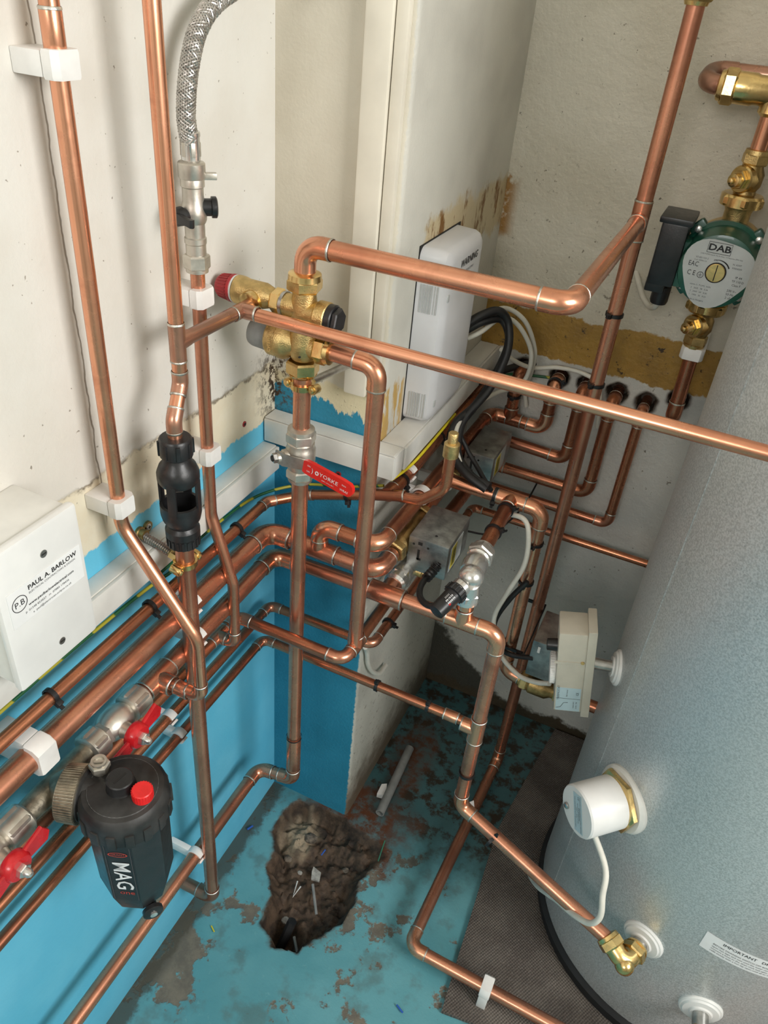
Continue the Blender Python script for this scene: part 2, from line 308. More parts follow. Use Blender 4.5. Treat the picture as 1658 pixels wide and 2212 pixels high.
# ------------------------------------------------------------------ mesh helpers
def frame(d):
    d = V(d).normalized()
    a = V((0, 0, 1)) if abs(d.z) < 0.9 else V((1, 0, 0))
    u = a.cross(d).normalized(); return d, u, d.cross(u)
class MB:
    """collects shapes; build() links them as one mesh object"""
    def __init__(s): s.v = []; s.f = []
    def add(s, vs, fs):
        k = len(s.v); s.v += [V(p) for p in vs]; s.f += [[i + k for i in f] for f in fs]; return s
    def tube(s, pts, r, seg=16, cap=True):
        pts = [V(p) for p in pts]; n = len(pts)
        rs = r if isinstance(r, (list, tuple)) else [r] * n
        d0, u, w = frame(pts[1] - pts[0]); vs = []; fs = []; prev = d0
        for i, p in enumerate(pts):
            if i == 0: d = d0
            elif i == n - 1: d = (pts[i] - pts[i - 1]).normalized()
            else: d = ((pts[i] - pts[i - 1]).normalized() + (pts[i + 1] - pts[i]).normalized()).normalized()
            q = prev.rotation_difference(d); u = q @ u; w = d.cross(u); prev = d
            for k in range(seg):
                a = 2 * math.pi * k / seg; vs.append(p + (u * math.cos(a) + w * math.sin(a)) * rs[i])
        for i in range(n - 1):
            for k in range(seg):
                a = i * seg + k; b = i * seg + (k + 1) % seg; fs.append([a, b, b + seg, a + seg])
        if cap:
            fs.append(list(range(seg))[::-1]); fs.append(list(range((n - 1) * seg, n * seg)))
        return s.add(vs, fs)
    def lathe(s, p, d, prof, seg=24, cap=True, start=0.0):
        d, u, w = frame(d); p = V(p); vs = []; fs = []
        for t, r in prof:
            for k in range(seg):
                a = 2 * math.pi * k / seg + start
                vs.append(p + d * t + (u * math.cos(a) + w * math.sin(a)) * r)
        for i in range(len(prof) - 1):
            for k in range(seg):
                a = i * seg + k; b = i * seg + (k + 1) % seg; fs.append([a, b, b + seg, a + seg])
        if cap:
            fs.append(list(range(seg))[::-1]); fs.append(list(range((len(prof) - 1) * seg, len(prof) * seg)))
        return s.add(vs, fs)
    def ring(s, p, d, r0, r1, t0, t1, seg=24):
        """hollow collar between inner radius r0 and outer r1"""
        d, u, w = frame(d); p = V(p); vs = []; fs = []
        for t, r in ((t0, r0), (t0, r1), (t1, r1), (t1, r0)):
            for k in range(seg):
                a = 2 * math.pi * k / seg; vs.append(p + d * t + (u * math.cos(a) + w * math.sin(a)) * r)
        for i in range(4):
            j = (i + 1) % 4
            for k in range(seg): fs.append([i * seg + k, i * seg + (k + 1) % seg, j * seg + (k + 1) % seg, j * seg + k])
        return s.add(vs, fs)
    def hexnut(s, p, d, ln, r, start=0.2):
        c = min(r * 0.12, ln * 0.2)
        return s.lathe(p, d, [(0, r * 0.90), (c, r), (ln - c, r), (ln, r * 0.90)], 6, True, start)
    def box(s, c, size, ax=None, bev=0.0, seg=2, taper=None):
        bm = bmesh.new(); bmesh.ops.create_cube(bm, size=1.0)
        for v in bm.verts: v.co = V((v.co.x * size[0], v.co.y * size[1], v.co.z * size[2]))
        if taper:
            for v in bm.verts:
                if v.co[taper[0]] * taper[1] > 0:
                    for i in range(3):
                        if i != taper[0]: v.co[i] *= taper[2]
        if bev: bmesh.ops.bevel(bm, geom=bm.edges[:] , offset=bev, segments=seg, profile=0.6, affect='EDGES')
        bm.verts.index_update()
        m = ax if ax else Matrix.Identity(3)
        s.add([V(c) + m @ v.co for v in bm.verts], [[v.index for v in f.verts] for f in bm.faces]); bm.free(); return s
    def prism(s, poly, o, ex, ey, ez, h, bev=0.0):
        """polygon in (ex, ey) at o, extruded h along ez"""
        o, ex, ey, ez = V(o), V(ex), V(ey), V(ez); n = len(poly)
        if bev:
            cx = sum(p[0] for p in poly) / n; cy = sum(p[1] for p in poly) / n
            inn = [(cx + (a - cx) * (1 - bev), cy + (b - cy) * (1 - bev)) for a, b in poly]
            b = min(h * 0.4, 0.002); lv = [(inn, 0), (poly, b), (poly, h - b), (inn, h)]
        else: lv = [(poly, 0), (poly, h)]
        vs = [o + ex * a + ey * b_ + ez * t for pl, t in lv for a, b_ in pl]; fs = []
        for i in range(len(lv) - 1):
            for k in range(n):
                fs.append([i * n + k, i * n + (k + 1) % n, (i + 1) * n + (k + 1) % n, (i + 1) * n + k])
        fs.append(list(range(n))[::-1]); fs.append([(len(lv) - 1) * n + k for k in range(n)])
        return s.add(vs, fs)
    def sphere(s, c, r, seg=16, sc=(1, 1, 1)):
        prof = []; c = V(c); vs = []; fs = []; k2 = seg // 2
        for i in range(k2 + 1):
            t = math.pi * i / k2
            for k in range(seg):
                a = 2 * math.pi * k / seg
                vs.append(c + V((math.sin(t) * math.cos(a) * r * sc[0], math.sin(t) * math.sin(a) * r * sc[1], math.cos(t) * r * sc[2])))
        for i in range(k2):
            for k in range(seg):
                fs.append([i * seg + k, i * seg + (k + 1) % seg, (i + 1) * seg + (k + 1) % seg, (i + 1) * seg + k])
        return s.add(vs, fs)
    def build(s, name, mat, parent=None, angle=35, attrs=None):
        root = parent
        while root is not None and root.parent is not None: root = root.parent
        if parent is None:
            lo = V([min(v[i] for v in s.v) for i in range(3)]); hi = V([max(v[i] for v in s.v) for i in range(3)])
            org = V(((lo.x + hi.x) / 2, (lo.y + hi.y) / 2, lo.z))
        else: org = V(root['_org'])
        me = bpy.data.meshes.new(name)
        me.from_pydata([tuple(v - org) for v in s.v], [], s.f)
        bm = bmesh.new(); bm.from_mesh(me); bmesh.ops.recalc_face_normals(bm, faces=bm.faces[:]); bm.to_mesh(me); bm.free()
        if angle:
            me.polygons.foreach_set('use_smooth', [True] * len(me.polygons))
            me.set_sharp_from_angle(angle=math.radians(angle))
        me.materials.append(M[mat] if isinstance(mat, str) else mat)
        if attrs:
            for k, vals in attrs.items():
                a = me.attributes.new(k, 'FLOAT', 'POINT'); a.data.foreach_set('value', vals)
        o = bpy.data.objects.new(name, me); COL.objects.link(o)
        if parent is None: o.location = org; o['_org'] = tuple(org)
        else: o.parent = parent
        return o
def thing(name, label, cat, loc, group=None):
    o = bpy.data.objects.new(name, None); COL.objects.link(o); o.empty_display_size = 0.02
    o.location = loc; o['_org'] = tuple(loc)
    return tag(o, label, cat, group)
def tag(o, label, cat, group=None):
    o['label'] = label; o['category'] = cat
    if group: o['group'] = group
    return o
def struct(o): o['kind'] = 'structure'; return o
def lerp(a, b, t): return V(a) * (1 - t) + V(b) * t
def smoothpath(pts, n=8):
    """Catmull-Rom through the points"""
    P = [V(p) for p in pts]; P = [P[0] * 2 - P[1]] + P + [P[-1] * 2 - P[-2]]; out = []
    for i in range(1, len(P) - 2):
        for k in range(n):
            t = k / n; a, b, c, d = P[i - 1], P[i], P[i + 1], P[i + 2]
            out.append(0.5 * ((2 * b) + (c - a) * t + (2 * a - 5 * b + 4 * c - d) * t * t + (3 * b - a - 3 * c + d) * t ** 3))
    out.append(P[-2]); return out
def arc(corner, d1, d2, R, n=8):
    """arc that rounds the corner between incoming direction d1 and outgoing d2"""
    d1, d2 = V(d1).normalized(), V(d2).normalized(); th = d1.angle(d2); L = R * math.tan(th / 2)
    s = V(corner) - d1 * L; c = s + (d2 - d1 * d1.dot(d2)).normalized() * R
    ax = d1.cross(d2).normalized(); out = []
    for i in range(n + 1): out.append(c + Matrix.Rotation(th * i / n, 3, ax) @ (s - c))
    return out, L
# deferred lettering: font curves are turned into flat meshes in one pass at the end
TEXTS = []
def text(parent, s, size, org, right, up, mat='ink', align='CENTER', shear=0.0, warp=None, sx=1.0, name='lettering', bold=0.0):
    cu = bpy.data.curves.new('lettering', 'FONT'); cu.body = s; cu.size = size; cu.align_x = align; cu.align_y = 'CENTER'
    cu.shear = shear; cu.offset = bold; cu.resolution_u = 2
    o = bpy.data.objects.new('lettering_curve', cu); COL.objects.link(o)
    TEXTS.append((o, parent, V(org), V(right).normalized() * sx, V(up).normalized(), mat, warp, name))
def finish_texts():
    bpy.context.view_layer.update(); dg = bpy.context.evaluated_depsgraph_get(); todo = []
    for o, parent, org, r, u, mat, warp, name in TEXTS:
        todo.append((bpy.data.meshes.new_from_object(o.evaluated_get(dg)), parent, org, r, u, mat, warp, name))
    for t in TEXTS: bpy.data.objects.remove(t[0], do_unlink=True)
    for me, parent, org, r, u, mat, warp, name in todo:
        root = parent
        while root.parent is not None: root = root.parent
        base = V(root['_org'])
        for v in me.vertices:
            p = warp(v.co.x, v.co.y) if warp else org + r * v.co.x + u * v.co.y
            v.co = p - base
        me.materials.clear(); me.materials.append(M[mat])
        me.name = name
        ob = bpy.data.objects.new(name, me); COL.objects.link(ob); ob.parent = parent

# ------------------------------------------------------------------ the room
X, Y, Z = V((1, 0, 0)), V((0, 1, 0)), V((0, 0, 1))
PW, BY = 0.161, 0.405           # pier width, back wall
def heightfield(name, us, vs, fn, mat, attrfn=None):
    b = MB(); A = {}
    pts = [fn(u, v) for v in vs for u in us]; n = len(us)
    fs = [[j * n + i, j * n + i + 1, (j + 1) * n + i + 1, (j + 1) * n + i] for j in range(len(vs) - 1) for i in range(n - 1)]
    b.add(pts, fs)
    if attrfn:
        for v in vs:
            for u in us:
                for k, val in attrfn(u, v).items(): A.setdefault(k, []).append(val)
    return struct(b.build(name, mat, angle=50, attrs=A))
def rng(a, b, st):
    n = max(1, int(round((b - a) / st))); return [a + (b - a) * i / n for i in range(n)]
struct(MB().box((-0.06, -1.16, 1.15), (0.12, 3.13, 2.9)).build('wall_left', 'wall_left'))
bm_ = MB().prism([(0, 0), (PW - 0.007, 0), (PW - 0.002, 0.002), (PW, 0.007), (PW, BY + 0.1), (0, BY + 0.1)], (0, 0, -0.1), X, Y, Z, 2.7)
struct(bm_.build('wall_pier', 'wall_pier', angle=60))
HOLES = [(0.305, 0.803, 0.0145), (0.352, 0.803, 0.0145), (0.402, 0.801, 0.0155), (0.450, 0.797, 0.0155), (0.497, 0.817, 0.0150), (0.243, 0.805, 0.0140)]
def wob(a, b, s=40): return mnoise.noise(V((a * s, b * s, 3.1)))
def back_hole(x, z):
    m = 0.0; rim = 0.0
    for hx, hz, r in HOLES:
        d = math.hypot(x - hx, z - hz) + wob(x, z, 90) * 0.003
        m = max(m, min(1, max(0, (r - d) / 0.002))); rim = max(rim, min(1, max(0, (r + 0.006 - d) / 0.004)))
    return m, rim
us = rng(PW - 0.02, 0.22, 0.02) + rng(0.22, 0.53, 0.002) + rng(0.53, 2.1, 0.2) + [2.1]
vs = rng(-0.1, 0.77, 0.1) + rng(0.77, 0.845, 0.002) + rng(0.845, 2.5, 0.15) + [2.6]
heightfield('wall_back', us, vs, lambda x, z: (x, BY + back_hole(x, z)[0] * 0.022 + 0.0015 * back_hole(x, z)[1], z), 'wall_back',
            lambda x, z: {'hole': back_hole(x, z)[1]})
# floor with the broken-out pit beside the pier
PIT = [(0.066, -0.012), (0.050, -0.045), (0.052, -0.097), (0.078, -0.125), (0.082, -0.16), (0.115, -0.195), (0.118, -0.225), (0.126, -0.25), (0.150, -0.262), (0.163, -0.274),
       (0.185, -0.268), (0.203, -0.262), (0.222, -0.225), (0.248, -0.185), (0.252, -0.147), (0.240, -0.105), (0.256, -0.065), (0.262, -0.04), (0.235, -0.02), (0.19, -0.015), (0.162, -0.006), (0.12, -0.008)]
def sd(x, y, P=PIT):
    d = 9; ins = False; n = len(P)
    for i in range(n):
        a = P[i]; b = P[(i + 1) % n]; ex, ey = b[0] - a[0], b[1] - a[1]
        t = max(0, min(1, ((x - a[0]) * ex + (y - a[1]) * ey) / (ex * ex + ey * ey)))
        d = min(d, math.hypot(x - a[0] - ex * t, y - a[1] - ey * t))
        if (a[1] > y) != (b[1] > y) and x < ex * (y - a[1]) / ey + a[0]: ins = not ins
    return d if ins else -d
def pit(x, y):
    if not (0.02 < x < 0.29 and -0.3 < y < 0.02): return 0.0, 0.0, 0.0
    d = sd(x, y) + wob(x, y, 60) * 0.005 + wob(x, y, 160) * 0.002
    if d <= 0: return 0.0, min(1, max(0, 1 + d / 0.004)), 0.0
    lobe = max(0, 1 - math.hypot((x - 0.105) / 0.055, (y + 0.065) / 0.055))           # pale mortar lump
    dark = max(0, 1 - math.hypot((x - 0.155) / 0.05, (y + 0.235) / 0.04))
    east = max(0, min(1, (x - 0.13) / 0.1)) * max(0, min(1, (y + 0.13) / 0.08))
    k = min(1, d / 0.016); dep = 0.040 * k * (1 - 0.6 * lobe) * (1 - 0.75 * east) + 0.045 * dark * k
    dep += (wob(x, y, 45) * 0.011 + wob(x + 5, y, 110) * 0.006 + wob(x, y + 3, 230) * 0.003) * k
    cem = max(0, min(1, (0.75 - math.hypot((x - 0.095) / 0.055, (y + 0.065) / 0.07) + 0.25 * wob(x, y, 70)) * 2.5))
    return dep, 1.0, cem
def rust(x, y):
    d = math.hypot((x - 0.19) / 0.13, (y + 0.01) / 0.11) + wob(x, y, 22) * 0.35
    e = math.hypot((x - 0.22) / 0.05, (y - 0.17) / 0.17) + wob(x, y, 30) * 0.5
    return max(0, min(1, (1.0 - d) * 2.2), min(0.8, (1 - e) * 1.6))
us = rng(-0.02, 0.03, 0.01) + rng(0.03, 0.28, 0.003) + rng(0.28, 0.6, 0.015) + rng(0.6, 2.1, 0.25) + [2.1]
vs = rng(-2.7, -0.5, 0.2) + rng(-0.5, -0.29, 0.012) + rng(-0.29, 0.02, 0.003) + rng(0.02, 0.41, 0.012) + [0.42]
def floor_pt(x, y):
    return (x, y, -pit(x, y)[0] + 0.002 * wob(x, y, 9) + 0.0008 * wob(x, y, 40))
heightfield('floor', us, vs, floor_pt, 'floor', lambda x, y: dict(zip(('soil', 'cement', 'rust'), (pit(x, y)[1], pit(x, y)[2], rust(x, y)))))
# the rest of the small room, behind and beside the photographer
rw = MB()
for c, sz in (((-0.06, -2.66, 1.15), (0.22, 0.1, 2.9)), ((1.50, -2.66, 1.15), (1.40, 0.1, 2.9)), ((0.425, -2.66, 2.50), (0.75, 0.1, 0.22)), ((0.425, -2.66, 0.65), (0.75, 0.1, 1.90))):
    rw.box(c, sz)
struct(rw.build('wall_rear', 'room_paint'))
wf = MB()
for c, sz in (((0.07, -2.63, 1.99), (0.04, 0.06, 0.80)), ((0.78, -2.63, 1.99), (0.04, 0.06, 0.80)), ((0.425, -2.63, 1.615), (0.75, 0.06, 0.04)), ((0.425, -2.63, 2.37), (0.75, 0.06, 0.04))): wf.box(c, sz, bev=0.004)
struct(wf.build('added_rear_frame', 'gloss_trim'))  # unseen frame added round the rear fill light's opening
struct(MB().box((1.0, -1.1, 2.55), (2.4, 3.3, 0.1)).build('ceiling', 'room_paint'))
rw = MB()
for c, sz in (((2.15, -2.01, 1.15), (0.1, 1.38, 2.9)), ((2.15, 0.08, 1.15), (0.1, 0.72, 2.9)), ((2.15, -0.80, 0.475), (0.1, 1.1, 1.55)), ((2.15, -0.80, 2.40), (0.1, 1.1, 0.36))):
    rw.box(c, sz)
struct(rw.build('wall_right', 'room_paint'))
wf = MB()
for c, sz in (((2.11, -1.32, 1.735), (0.06, 0.04, 0.97)), ((2.11, -0.28, 1.735), (0.06, 0.04, 0.97)), ((2.11, -0.80, 1.27), (0.06, 1.08, 0.04)), ((2.11, -0.80, 2.20), (0.06, 1.08, 0.04))):
    wf.box(c, sz, bev=0.004)
struct(wf.build('window_1', 'gloss_trim'))
# upright painted boards on the pier's corner
struct(MB().box((0.124, -0.007, 1.66), (0.030, 0.014, 1.53), bev=0.003).build('trim_1', 'gloss_trim'))
struct(MB().box((0.147, -0.004, 1.66), (0.014, 0.010, 1.53), bev=0.002).build('trim_2', 'gloss_trim'))
# carpet offcut under the cylinder
cp = [(0.470, 0.398), (0.62, 0.40), (1.3, 0.40), (1.3, -0.55), (0.62, -0.30), (0.545, -0.228), (0.452, -0.240), (0.447, -0.157), (0.44, -0.03), (0.432, 0.10), (0.45, 0.25)]
tag(MB().prism(cp, (0, 0, 0.001), X, Y, Z, 0.007).build('carpet_offcut', 'carpet'), 'dark grey-brown carpet offcut lying under the tall cylinder', 'carpet')
# ------------------------------------------------------------------ copper pipework
D15, D22, D28 = 0.0143, 0.0205, 0.0262
def solder(parent, p, d, r):
    """thin bead of solder round the mouth of a fitting"""
    return MB().lathe(V(p) - V(d).normalized() * 0.0012, d, [(0, r * 0.97), (0.0006, r * 1.035), (0.0018, r * 1.035), (0.0026, r * 0.97)], 20, False).build('solder_ring', 'solder', parent)
def fitting_elbow(root, corner, d1, d2, r, mat, rings=(1, 1), tight=1.0):
    d1, d2 = V(d1).normalized(), V(d2).normalized(); rr = r * 1.11
    a, L = arc(corner, d1, d2, r * 1.75 * tight, 8); col = r * 1.05
    pts = [a[0] - d1 * col] + a + [a[-1] + d2 * col]
    e = MB().tube(pts, rr, 20).build('elbow', mat, root)
    if rings[0]: solder(e, pts[0], d1, rr)
    if rings[1]: solder(e, pts[-1], d2, rr)
    return L + col
def fitting_tee(root, p, main, branch, r, rb=None, mat='copper', rings=(1, 1, 1), ln=1.9, lb=2.0):
    p = V(p); m = V(main).normalized(); b = V(branch).normalized(); rb = rb or r
    rr, rbr = r * 1.11, rb * 1.11
    mb = MB().lathe(p - m * r * ln, m, [(0, rr), (r * ln * 2, rr)], 20)
    mb.lathe(p, b, [(0, rbr), (r * 1.0, rbr * 1.06), (r * lb, rbr)], 20)
    t = mb.build('tee', mat, root)
    if rings[0]: solder(t, p - m * r * ln, m, rr)
    if rings[1]: solder(t, p + m * r * ln, m, rr)
    if rings[2]: solder(t, p + b * r * lb, b, rbr)
    return t
def fitting_coupling(root, p, d, r, ln, mat='copper', rings=(1, 1), k=1.11):
    p = V(p); d = V(d).normalized()
    c = MB().lathe(p - d * ln / 2, d, [(0, r * k * .97), (0.001, r * k), (ln - 0.001, r * k), (ln, r * k * .97)], 20).build('coupling', mat, root)
    if rings[0]: solder(c, p - d * ln / 2, d, r * k)
    if rings[1]: solder(c, p + d * ln / 2, d, r * k)
    return c
def run(label, pts, d, kinds='', mat='copper', fmat=None, bends=3.2, group=None, ds=None):
    """one pipe run: straight tube sections joined by soldered elbows (e), swept bends (b)"""
    P = [V(p) for p in pts]; kinds = kinds or 'e' * (len(P) - 2); r = d / 2
    root = thing('copper_pipe', label, 'pipe', min(P, key=lambda q: q.z), group)
    cur = [P[0]]; ri = 0; dia = lambda i: (ds[i] if ds else d) / 2
    for i in range(1, len(P) - 1):
        d1 = (P[i] - P[i - 1]).normalized(); d2 = (P[i + 1] - P[i]).normalized(); k = kinds[i - 1]
        if k == 'b':
            a, L = arc(P[i], d1, d2, r * 2 * bends, 10); cur += a
        else:
            rings = {'e': (1, 1), 'n': (0, 0), 'f': (1, 0), 'l': (0, 1)}[k]
            L = fitting_elbow(root, P[i], d1, d2, max(dia(i - 1), dia(i)), fmat or mat, rings)
            cur.append(P[i] - d1 * (L - 0.004))
            MB().tube(cur, dia(i - 1), 20).build('pipe', mat, root); cur = [P[i] + d2 * (L - 0.004)]
    cur.append(P[-1]); MB().tube(cur, dia(len(P) - 2), 20).build('pipe', mat, root)
    return root
NX, NY, NZ = -X, -Y, -Z
# -- left wall risers
A_ = run('bent copper riser in front of the left wall, leftmost of the tall pipes', [(0.03, -0.342, 2.3), (0.03, -0.342, 0.862), (0.11, -0.338, 0.738), (0.11, -0.338, 0.648), (0.062, -0.338, 0.645)], D15, 'bbe', 'copper', bends=2.6)
fitting_coupling(A_, (0.03, -0.342, 1.288), Z, D15 / 2, 0.026)
fitting_coupling(A_, (0.084, -0.338, 0.645), X, D15 / 2, 0.016, 'copper_aged', (1, 1), 1.25)
B_ = run('straight copper discharge pipe dropping into the top of the black tundish', [(0.055, -0.265, 2.3), (0.055, -0.265, 0.995), (0.062, -0.288, 0.966), (0.062, -0.288, 0.930)], D15, 'ee', 'copper', 'copper_burnt')
fitting_tee(B_, (0.055, -0.265, 1.037), Z, Y, D15 / 2, None, 'copper_burnt', (1, 1, 0), 2.6, 2.2)
R_ = run('short scorched copper link from relief valve across to the discharge pipe', [(0.055, -0.252, 1.0365), (0.055, -0.137, 1.035)], D15, '', 'copper_burnt')
fitting_tee(R_, (0.055, -0.157, 1.035), Y, X, D15 / 2, None, 'copper_burnt', (1, 0, 1), 2.0, 2.6)
run('long slim copper pipe running level across the middle to the right edge', [(0.066, -0.157, 1.034), (1.3, -0.157, 1.030)], D15, '', 'copper')
# -- cold main: up through lever valve and brass valve group, then over to the right hand riser
E_ = run('thick copper pipe bridging from brass valve group to the right-hand riser', [(0.112, -0.125, 1.060), (0.112, -0.125, 1.107), (0.385, -0.125, 1.107), (0.385, 0.222, 1.107)], D22, 'ee', 'copper')
D_ = run('long copper riser on the right that turns along the floor at its foot', [(0.385, 0.235, 2.4), (0.385, 0.235, 0.042), (0.371, -0.188, 0.042), (2.06, -0.237, 0.042)], D22, 'ee', 'copper_aged', 'copper')
fitting_tee(D_, (0.385, 0.235, 1.107), Z, NY, D22 / 2, None, 'copper_aged', (1, 1, 1), 2.3, 1.9)
MB().hexnut((0.385, 0.235, 1.338), Z, 0.026, 0.018).lathe((0.385, 0.235, 1.334), Z, [(0, 0.0125), (0.006, 0.0145)], 20).build('compression_nut', 'brass', D_)
run('short copper pipe between brass valve group and red lever valve', [(0.112, -0.125, 0.968), (0.112, -0.125, 0.890)], D22, '', 'copper_aged')
C_ = run('copper pipe dropping from red lever valve and turning back along the blue wall', [(0.112, -0.125, 0.835), (0.112, -0.125, 0.236), (0.046, -0.125, 0.222), (0.046, -1.5, 0.220)], D22, 'ee', 'copper_aged', 'copper_aged')
fitting_coupling(C_, (0.112, -0.125, 0.305), Z, D22 / 2, 0.075, 'copper_aged', (0, 0), 1.12)
MB().lathe((0.112, -0.125, 0.3415), Z, [(0, D22 * .6), (0.003, D22 * .6)], 20, False).build('rubber_band', 'rubber', C_)
G2 = run('copper drop pipe from valve group side outlet to the low soldered tee', [(0.138, -0.125, 1.000), (0.202, -0.125, 0.998), (0.202, -0.125, 0.588)], 0.0192, 'e', 'copper_aged', 'copper')
G_ = run('slim copper pipe from blue wall crossing to the tee under the drop pipe', [(0.034, -1.5, 0.590), (0.034, -0.155, 0.588), (0.200, -0.155, 0.586), (0.202, -0.115, 0.586), (0.202, 0.372, 0.578), (0.450, 0.372, 0.574), (0.450, 0.372, 0.792), (0.450, 0.445, 0.793)], 0.0165, 'eeneee', 'copper_dark', 'copper_aged')
fitting_tee(G_, (0.202, -0.122, 0.586), Y, Z, 0.0088, 0.0098, 'copper', (1, 1, 1), 1.7, 2.2)
fitting_tee(G_, (0.034, -0.200, 0.588), Y, X, 0.0078, None, 'copper_aged', (1, 1, 1), 2.0, 1.7)
run('slim copper pipe on blue wall, upper of the lower pair, rounding the pier', [(0.025, -1.5, 0.522), (0.025, -0.054, 0.525), (0.200, -0.054, 0.526), (0.206, 0.372, 0.520), (0.75, 0.372, 0.518)], D15, 'eee', 'copper_dark', 'copper_aged')
H_ = run('slim copper pipe on blue wall, lower of the lower pair, ending at a tee', [(0.025, -1.5, 0.470), (0.025, -0.074, 0.470), (0.372, -0.074, 0.470)], D15, 'e', 'copper_dark', 'copper_aged')
fitting_coupling(H_, (0.340, -0.074, 0.470), X, D15 / 2, 0.020, 'copper', (1, 1), 1.2)
W1 = run('slim copper pipe under white trunking, ending in a brass-capped upstand', [(0.035, -1.5, 0.738), (0.035, -0.078, 0.736), (0.068, -0.034, 0.734), (0.199, -0.030, 0.778), (0.236, -0.030, 0.783), (0.267, -0.030, 0.812), (0.267, -0.030, 0.866)], D15, 'eebbb', 'copper_dark', 'copper_aged', bends=1.9)
fitting_tee(W1, (0.190, -0.030, 0.775), (0.131, 0.004, 0.038), Y, D15 / 2, 0.0092, 'copper_dark', (1, 1, 1), 3.4, 2.6)
cap = MB().lathe((0.267, -0.030, 0.860), Z, [(0, 0.0078), (0.0005, 0.0098), (0.018, 0.0098), (0.019, 0.0088), (0.0195, 0.0062), (0.032, 0.0062), (0.033, 0.0055)], 24).build('end_cap', 'brass_cast', W1)
run('copper pipe tucked directly under the trunking along the pier side', [(0.192, -0.014, 0.775), (0.190, 0.360, 0.775)], 0.0185, '', 'copper_dark')
W2 = run('thick copper flow pipe on the left wall, upper of the big pair', [(0.042, -1.5, 0.700), (0.042, -0.088, 0.697), (0.211, -0.088, 0.695), (0.211, -0.045, 0.695)], D28, 'ee', 'copper_aged', 'copper_aged', ds=[D28, 0.0228, 0.0215])
fitting_tee(W2, (0.123, -0.088, 0.696), X, Z, 0.0118, 0.0105, 'copper_aged', (0, 1, 1), 2.2, 1.6)
P1 = run('copper offset pipe rising from the big tee and passing behind the drop pipe', [(0.123, -0.088, 0.712), (0.123, -0.088, 0.736), (0.208, -0.088, 0.736), (0.208, 0.372, 0.722), (0.305, 0.372, 0.719), (0.305, 0.372, 0.800), (0.305, 0.445, 0.800)], 0.0212, 'eeeee', 'copper_dark', 'copper')
fitting_tee(P1, (0.243, 0.372, 0.721), X, Z, 0.0106, None, 'copper_dark', (1, 1, 1), 1.9, 2.0)
run('short copper branch rising to the leftmost hole in back wall', [(0.243, 0.372, 0.74), (0.243, 0.372, 0.803), (0.243, 0.445, 0.803)], 0.0200, 'e', 'copper_dark')
W3 = run('thick copper return pipe, lower of the big pair, running on to the bypass tee', [(0.047, -0.372, 0.642), (0.047, -0.078, 0.650), (0.381, -0.078, 0.656), (0.381, -0.080, 0.295), (0.640, -0.154, 0.252)], 0.0235, 'eee', 'copper_aged', 'copper', ds=[0.0235, 0.0205, 0.0205, 0.0205])
fitting_tee(W3, (0.047, -0.338, 0.643), Y, X, 0.0122, 0.0105, 'copper_aged', (1, 1, 1), 1.8, 1.8)
fitting_tee(W3, (0.222, -0.078, 0.653), X, Y, 0.0128, 0.0118, 'copper_aged', (1, 1, 1), 1.9, 1.7)
fitting_tee(W3, (0.331, -0.078, 0.655), X, Z, 0.0103, None, 'copper', (1, 1, 1), 2.1, 2.1)
fitting_tee(W3, (0.381, -0.079, 0.470), Z, NX, 0.0103, 0.0092, 'copper', (1, 1, 1), 2.2, 2.2)
run('copper pipe behind chrome isolating valve going back along the pier side', [(0.224, 0.012, 0.655), (0.222, 0.372, 0.624), (0.402, 0.372, 0.622), (0.402, 0.372, 0.796), (0.402, 0.445, 0.797)], 0.0200, 'eee', 'copper_dark')
run('copper pipe leaving first grey valve actuator and rising beside the riser', [(0.210, 0.060, 0.695), (0.205, 0.372, 0.680), (0.352, 0.372, 0.674), (0.352, 0.372, 0.799), (0.352, 0.445, 0.800)], 0.0200, 'eee', 'copper_dark')
R6 = run('copper pipe level behind bypass valve then dropping close beside the riser', [(0.219, 0.124, 0.726), (0.370, 0.126, 0.722), (0.370, 0.130, 0.392), (0.405, 0.126, 0.388)], D22, 'ee', 'copper', 'copper')
fitting_tee(R6, (0.322, 0.125, 0.723), X, NY, D22 / 2, None, 'copper', (1, 1, 1), 2.1, 1.9)
run('short copper pipe with cable ties feeding the chrome bypass valve', [(0.322, 0.106, 0.7225), (0.324, -0.015, 0.720)], D22, '', 'copper_dark')
run('short copper stub standing on the tee below the chrome bypass valve', [(0.331, -0.078, 0.675), (0.330, -0.076, 0.705)], D22, '', 'copper')
run('copper pump riser coming out of back wall below green pump', [(0.497, 0.450, 0.815), (0.497, 0.332, 0.815), (0.494, 0.331, 0.950)], D22, 'e', 'copper_dark')

